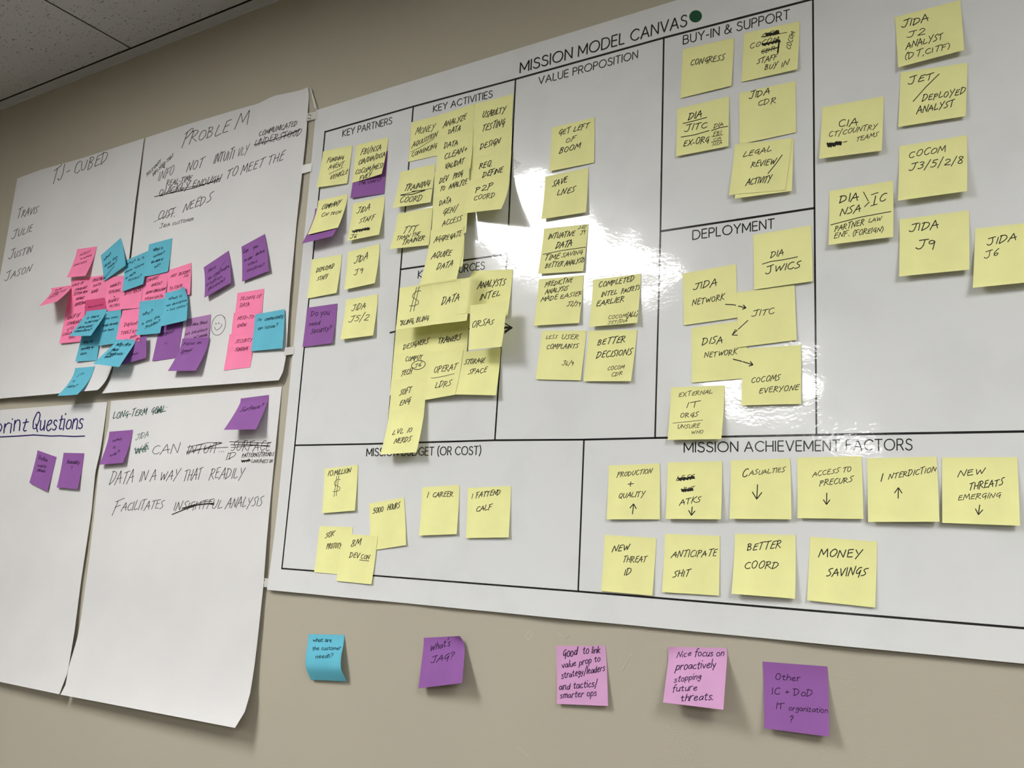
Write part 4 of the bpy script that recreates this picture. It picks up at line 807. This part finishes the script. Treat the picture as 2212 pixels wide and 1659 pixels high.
N('y', 1722, 988.8, 1860.7, 985.3, 1865, 1121.2, 1722.5, 1119.3, 'yellow sticky note reading ACCESS TO PRECURS with a down arrow', ('ACCESS TO', 1756, 1029.5, 1838, 1018, 11), ('PRECURS', 1770, 1050, 1841, 1041.5, 12.5), ('_a', [(1786, 1065.2), (1785.5, 1089.9)], 12))
N('y', 1872.5, 990, 2023, 986.4, 2029.3, 1127, 1875.3, 1127.5, 'yellow sticky note reading INTERDICTION with an up arrow', ('I', 1903, 1040, 1904, 1040, 19), ('NTERDICTION', 1919, 1036, 2021, 1019, 13), ('_a', [(1940.2, 1076.3), (1940.7, 1053.4)], 14), lift=(.007, .010))
N('y', 2034.7, 988.3, 2197.4, 987.6, 2203.5, 1135.7, 2035.2, 1129.4, 'yellow sticky note reading NEW THREATS EMERGING with a down arrow', ('NEW', 2069, 1031, 2126, 1023.5, 15), ('THREATS', 2093, 1058.5, 2166, 1048.5, 16), ('EMERGING', 2070, 1081, 2160, 1074.5, 12), ('_a', [(2116.3, 1091), (2113.5, 1111.8)], 14), lift=(.007, .009))
N('y', 1306.2, 1155.2, 1417.7, 1162.4, 1408.8, 1286.8, 1298.4, 1276.8, 'yellow sticky note reading NEW THREAT ID', ('NEW', 1322, 1192.5, 1358, 1189, 15), ('THREAT', 1345, 1215, 1395, 1214, 12.5), ('ID', 1348.5, 1242.5, 1362, 1241.5, 15))
N('y', 1436.3, 1153, 1554.9, 1157.5, 1552.9, 1286.8, 1429.6, 1279, 'yellow sticky note reading ANTICIPATE over a four-letter word', ('ANTICIPATE', 1451, 1204.5, 1547, 1201, 14), ('SHIT', 1453.5, 1247, 1488, 1245, 15))
N('y', 1587.5, 1152.6, 1718.4, 1155.7, 1717.3, 1293.5, 1580, 1282.4, 'yellow sticky note reading BETTER COORD', ('BETTER', 1614, 1189.5, 1685, 1184, 16), ('COORD', 1608.5, 1229, 1680, 1228, 16))
N('y', 1749.7, 1159.3, 1894.8, 1169.8, 1890, 1312.6, 1743.2, 1296.8, 'yellow sticky note reading MONEY SAVINGS', ('MONEY', 1769, 1203.5, 1860, 1205, 19), ('SAVINGS', 1786, 1245, 1870, 1243.5, 18))
# --- loose notes on the wall
GRP[0] = 'coloured sticky notes on the bare wall below the poster'
N('b', 666.3, 1369.8, 743.8, 1371.4, 739.5, 1473.3, 663.5, 1469.7, 'blue sticky note asking what are the customer needs, on the bare wall', ('what are', 676, 1386, 716, 1387.5, 10), ('the customer', 675, 1405, 736, 1403.5, 9.5), ('needs?', 681.5, 1422.5, 719, 1420, 10), p='s', lift=(.014, .017))
N('p', 915.5, 1377.8, 1003, 1373, 998, 1475.3, 903.6, 1487.2, "purple sticky note asking what's JAG, on the bare wall", ("What's", 929, 1407.5, 972, 1394, 15), ('JAG?', 933, 1432.5, 978, 1423.5, 14), lift=(.014, .030), curl=('tr', .012, .4, .3), p=1.1)
N('o', 1201.2, 1395, 1307.6, 1394.6, 1313.4, 1525.2, 1202.7, 1520.6, 'pinkish purple sticky note about linking value prop to strategy, on bare wall', ('Good', 1216, 1421, 1246, 1415, 18), ('to link', 1259, 1413, 1296, 1410, 15), ('value prop to', 1214, 1444, 1296, 1429, 14), ('strategy/leaders', 1213, 1466, 1306, 1449, 14), ('and tactics/', 1208, 1491, 1290, 1483, 15), ('smarter ops', 1210, 1509, 1288, 1503, 14), lift=(.006, .008))
N('o', 1446.2, 1397, 1570, 1399.8, 1562.5, 1533.2, 1432.3, 1517.3, 'pinkish purple sticky note about proactively stopping future threats', ('Nice', 1462, 1421, 1492, 1417, 13), ('focus on', 1500, 1418, 1563, 1417.5, 15), ('proactively', 1459, 1448, 1546, 1442, 16), ('stopping', 1456, 1474, 1514, 1466, 14), ('future', 1452, 1495, 1505, 1491, 14), ('threats.', 1470, 1515, 1540, 1511, 16), lift=(.024, .034), p=1.0, curl=('tl', .006, .3, .3))
N('p', 1647.3, 1429, 1786.5, 1439.6, 1791, 1591.5, 1650.6, 1573.4, 'purple sticky note reading Other IC + DoD IT organization', ('Other', 1675, 1468.5, 1729, 1471.5, 14), ('IC + DoD', 1668, 1499.5, 1755, 1504, 14), ('IT', 1676, 1531.5, 1694, 1531, 14), ('organization', 1704, 1535, 1787, 1540, 12), ('?', 1705, 1561, 1711, 1561, 16), lift=(.010, .016))
# --- the cluster on the two upper flip chart sheets
GRP[0] = 'overlapping sticky notes on the upper flip chart sheets'
K = dict
N('k', 155, 606, 197, 598.5, 195, 668, 142, 671, 'pink sticky note reading LACK OF STANDARD, at the left of the pink row', ('LACK OF', 156, 619, 180, 613, 5.5), ('STANDARD', 160, 630, 187, 622.5, 6), ('SYSTEM VIEW', 158, 639, 188, 632, 6), ('NOTABLY', 164, 648.5, 181, 645, 5.5), ('QUERYING', 161, 661.5, 184, 656, 6.5), lift=(.003, .003))
N('k', 195, 598.5, 240, 592, 238, 665, 191, 669, 'pink sticky note reading STRUCTURED DATA HARD', ('STRUCTURED', 199, 609, 226, 603.5, 6), ('DATA', 202, 620, 217, 616, 6), ('HARD', 197, 634, 211.5, 630, 6.5), lift=(.003, .003))
N('k', 229, 600, 266, 595.5, 263.5, 669, 229, 673, 'pink sticky note reading INABILITY EFFICIENT + BINARY FILTERS', ('INABILITY', 238, 621.5, 261, 614.5, 6), ('EFFICIENCY', 235, 635, 263, 629, 6.5), ('+', 245, 644, 248.5, 643.5, 6), ('BINARY', 234, 655, 256, 649.5, 6.5), ('FILTERS', 236.5, 664.5, 258.5, 660.5, 5.5), lift=(.003, .003))
N('k', 263, 598, 312, 591, 302, 665, 259.4, 668.5, 'pink sticky note reading INTO DATA', ('INTO', 269, 638, 283, 634.5, 7), ('DATA', 288, 633, 304, 629, 7.5), lift=(.004, .004))
N('k', 312, 596, 364, 588, 354, 652, 304, 656, 'pink sticky note reading CANNOT QUICKLY DRAW CONCLUSION', ('CANNOT', 316.5, 609.5, 342, 602.5, 7), ('QUICKLY', 326.5, 619.5, 349, 613.5, 6.5), ('DRAW CONCLUSION', 315, 636, 356.5, 626.5, 6.5), ('FROM DATA', 313, 648.5, 351, 642, 6), lift=(.004, .004))
N('k', 364, 584, 412.9, 567.5, 410, 636, 359, 646, 'pink sticky note reading NOT DESCRIPTIVE TO STATIC', ('NOT', 369, 600, 381, 596.5, 6.5), ('DESCRIPT-', 386, 595.5, 412, 588.5, 6.5), ('IVE', 397, 600, 406.5, 597.5, 5.5), ('TO STATIC', 365.5, 627, 393.5, 619.5, 6.5), lift=(.003, .004))
N('k', 143, 667.6, 185, 662, 174, 738, 127.5, 742, 'pink sticky note reading LACK OF STANDARD I/O TOOLS', ('LACK OF', 146, 690.5, 171.5, 683.5, 8), ('STANDARD', 143, 703.5, 174, 697, 7), ('I/O', 144, 714.5, 158, 711, 6.5), ('COLLAB', 135, 726, 158, 720.5, 7), ('TOOLS', 147, 733, 162.5, 729, 5.5))
N('m', 185.3, 649, 226, 643, 231, 680, 182, 684, 'deep pink sticky note half hidden behind a bending blue one', ('processing', 190, 666, 222, 660, 5), lift=(.003, .006))
N('k', 166.6, 538.2, 209.3, 532.6, 184.5, 596, 143.8, 599.6, 'pink sticky note with faint writing, highest of the pink ones', ('ALERTS', 172, 553.5, 193, 546.5, 6, K(w=.7)), ('to respond', 172, 562, 197, 553, 5, K(w=.7)), ('VENUS DATA', 158, 576, 186, 567, 5, K(w=.7)))
N('k', 110, 622.5, 152.8, 616.4, 122.7, 651.4, 83.6, 662, 'pink sticky note bending far off the sheet, leftmost of the pink ones', ('TO FIX', 116, 631, 132, 625, 5, K(w=.7)), ('NEEDS USE', 112, 638, 140, 629, 5, K(w=.7)), ('DATA', 105, 645, 124, 638, 5, K(w=.7)), lift=(.055, .052), p=1.1)
N('b', 180, 706, 219, 702, 209, 779, 162.2, 780.7, 'blue sticky note reading why no speeding up data', ('Why no', 180, 742.5, 200, 738.5, 6.5), ('speeding up', 174.5, 756, 201.5, 751.5, 6.5), ('data', 173, 767.5, 186, 765, 6.5))
N('b', 219, 675.5, 261.8, 669, 253.7, 741, 213, 747, 'blue sticky note reading how many leads already out there', ('How many', 226, 691.5, 254.5, 686, 6), ('leads already', 222, 706, 254.5, 700, 6.5), ('out there', 222, 717, 245.5, 713, 6), lift=(.004, .006))
N('p', 270, 733, 316.7, 726, 315.2, 773, 262, 788.5, 'purple sticky note mostly hidden between blue notes, above the sheet gap', ('static', 282, 768.5, 298.5, 765, 6))
N('k', 264.4, 670.8, 302, 665.4, 303.9, 738.4, 254.5, 734, 'pink sticky note reading Duplicate TOOLS BY', ('Dup', 268, 706, 281, 702, 10, K(style='mixed')), ('licate', 283, 703, 300, 699, 9, K(style='mixed')), ('TOOLS BY', 260.5, 723, 294, 718, 7), ('DATA', 281, 731.5, 294, 727.5, 6.5), ('ORG', 293, 737, 301.5, 733.5, 6), lift=(.003, .006))
N('p', 346, 694, 396, 690, 384, 773, 328.5, 779.9, 'purple sticky note asking Region, with a small check mark', ('Region?', 347, 725.5, 375, 718.5, 8), ('_l', [(355, 741), (358.5, 744), (361.5, 738)]))
N('l', 403.8, 689.2, 455.3, 679, 446, 758, 389, 768, 'lilac sticky note about nice focus on intuition', ('Nice focus', 416, 704, 447, 698.5, 8), ('on intuition', 400.5, 724.5, 446.5, 714, 7.5), ('w/ saddle', 418.5, 731, 447.5, 726, 7), lift=(.004, .005))
N('p', 393.8, 731.5, 453, 728.4, 423, 800.6, 362.3, 801.4, 'purple sticky note reading Focus on Speed, bending away from the sheet', ('Focus on', 396, 746, 433, 742.5, 7.5), ('Speed', 390, 762.5, 411.5, 759, 8), ('_l', [(390, 765.5), (410, 762)], .7))
N('b', 250.6, 733.8, 293.6, 733.5, 256.8, 793, 200.7, 786, 'blue sticky note asking why are there duplicate tools', ('Why Are', 248.5, 747.5, 279.5, 747.5, 8.5), ('there', 239, 758.5, 253.5, 758, 8), ('Duplicate', 230.5, 766.5, 262.5, 767, 7), ('tools?', 224, 773.5, 241, 771.5, 6.5), p=1.0)
N('b', 187, 672.5, 232.9, 667.6, 196, 725.4, 149.5, 726, 'blue sticky note reading Is there a person, over a deep pink one', ('Is there', 187, 689.5, 212, 685, 7), ('a person/', 182, 699, 212, 693.5, 6.5), ('data point', 167, 710.5, 198, 706, 6.5), ('somewhere?', 160.5, 718, 194.5, 714.5, 6.5), p=1.0)
N('b', 163, 795, 206, 791.9, 166.8, 852.4, 123.8, 855.5, 'blue sticky note hanging over the bottom edge of the sheet', ('I?', 165, 815, 178, 811.5, 7, K(w=.8)), ('or', 156, 826, 161.5, 824.5, 6, K(w=.8)), ('data?', 145, 838, 164, 836, 7, K(w=.8)))
N('b', 270, 563.5, 320.4, 541.5, 309, 614, 263.5, 630.2, 'blue sticky note asking whether it is data volume or data access', ('Why? Is it', 273, 573, 311, 558, 6.5), ('data volume', 270, 590.5, 310.5, 571.5, 6), ('or data', 271, 604, 292.5, 590, 6), ('access?', 277, 608, 305, 598, 6.5), lift=(.006, .009))
N('b', 217.9, 552, 261, 513.8, 271.6, 573, 224.4, 608, 'blue sticky note asking what does this mean, turned like a diamond', ('What', 224.5, 565, 240, 549.5, 7, K(up=(-.1, -1), slant=0)), ('does this', 226, 578, 254, 556, 6.5, K(up=(-.1, -1), slant=0)), ('mean?', 233, 581.5, 253, 566, 6.5, K(up=(-.1, -1), slant=0)), ('_a', [(247, 575), (236, 588), (224.6, 602)], 4), lift=(.003, .009))
N('b', 322, 527.7, 372.8, 514.6, 362, 587, 312.3, 598.5, 'blue sticky note asking what is unclear, at the top right of the cluster', ('What is', 330.5, 544, 351, 538, 8), ('unclear?', 331, 556.5, 354.5, 547.5, 6.5), ('the data or', 326, 569.5, 352, 561.5, 7), ('all?', 333, 579, 345.5, 574.5, 6.5))
N('b', 302.5, 652, 357, 644.5, 345.6, 719.7, 294.4, 724.6, 'blue sticky note asking is this the problem', ('Why?', 307.5, 683, 328, 675.5, 8), ('Is this the', 306, 702.5, 344.5, 686, 7), ('Problem?', 314, 710.5, 344.5, 696, 7.5), lift=(.005, .006))
N('b', 357, 633.5, 404, 620.5, 402.6, 692, 346.5, 705, 'blue sticky note asking what is not descriptive, with a curling top corner', ('What is', 364, 649.5, 392, 641.5, 7), ('not descriptive', 359, 663, 403, 650.5, 6), ('+ too static?', 360, 673.5, 403.5, 661, 6), lift=(.012, .012), curl=('tr', .008, .4, .4))
GRP[0] = 'sticky notes on the right half of the PROBLEM sheet'
N('p', 439.9, 577.6, 493.7, 541.5, 499, 610.6, 441.4, 643.2, 'purple sticky note asking how do you make intuition accurate', ('How', 450, 589, 466, 579, 8), ('do you/make', 449.5, 605, 495, 577, 7.5), ('intuition', 446, 618.5, 480, 599, 7), ('Accurate?', 451, 626.5, 486, 606.5, 7.5), ('_l', [(486, 564), (470, 590), (449, 632)], .7), lift=(.012, .010))
N('p', 521.4, 533, 572, 505.4, 580.5, 585.3, 522.9, 608.3, 'purple sticky note asking can you order define intent, top right of the sheet', ('Can', 525, 548, 536, 543, 9), ('you', 547, 538.5, 557, 533, 8), ('order', 527.5, 566, 546, 557, 7.5), ('define', 552, 553, 571, 544, 7.5), ('intent', 536, 574, 556, 566, 6.5), ('intuitives?', 534, 587.5, 571.5, 573, 7), lift=(.006, .008))
N('k', 512.9, 633, 570.8, 623.7, 562, 698, 503.5, 707, 'pink sticky note reading SILOING OF DATA, top of a pink column', ('SILOING OF', 518, 649.5, 564, 643, 8), ('DATA', 518, 663.5, 537.5, 661.5, 9), lift=(.003, .003))
N('k', 505.2, 676, 563, 668, 555, 745, 495, 753, 'pink sticky note reading NEED-TO-KNOW, middle of a pink column', ('NEED-TO-', 512.5, 691.5, 550, 687.5, 8), ('KNOW', 512.5, 707.5, 531, 705.5, 8), lift=(.004, .003))
N('k', 496, 722.5, 550, 716.5, 541.3, 793.7, 482.9, 799.9, 'pink sticky note reading SECURITY FUNDING, lowest of the pink column', ('SECURITY', 508, 742, 544, 737.5, 8), ('FUNDING', 508, 759.5, 534, 756.5, 8))
N('b', 552, 679.2, 614.3, 667.7, 609.7, 752.2, 542, 758.7, 'blue sticky note asking is connectivity an issue', ('Is', 556, 694, 565, 692.5, 8), ('connectivity', 572, 693, 611.5, 686.5, 9), ('an issue?', 557, 712.5, 599, 706, 9), lift=(.005, .008))
GRP[0] = 'purple sticky notes on the lower flip chart sheets'
N('p', 520.3, 860.9, 580.9, 853, 553, 927.5, 483.5, 928.5, 'purple sticky note reading Surface, bending away from the sheet', ('Surface?', 518, 890, 565, 881, 10.5), p=1.15)
N('p', 236.4, 932.5, 287.5, 928.5, 265.2, 1000, 214.3, 1004, 'purple sticky note asking who is we, over the gap between lower sheets', ('Who', 242, 956, 262, 950.5, 8), ('is', 243.5, 969, 248.5, 968, 7.5), ('we?', 236, 987, 256.5, 980, 8.5))
N('p', 80.9, 972.6, 122.4, 987.3, 101.2, 1061.4, 63.2, 1042.6, 'purple sticky note reading Define waste please, tilted clockwise', ('Define', 83.5, 991, 101.5, 998, 8.5), ('waste', 81, 1007.5, 99, 1011, 7.5), ('please', 80.5, 1017.5, 97.5, 1020.5, 7.5), lift=(.006, .006))
N('p', 137.5, 978, 182.3, 979.2, 167.3, 1057, 122.4, 1053.2, 'purple sticky note with one word and a question mark, right of the tilted one', ('Bidability', 145, 1001, 171, 1002.5, 8.5), ('?', 153, 1013.5, 155.5, 1013.5, 7), lift=(.006, .006))
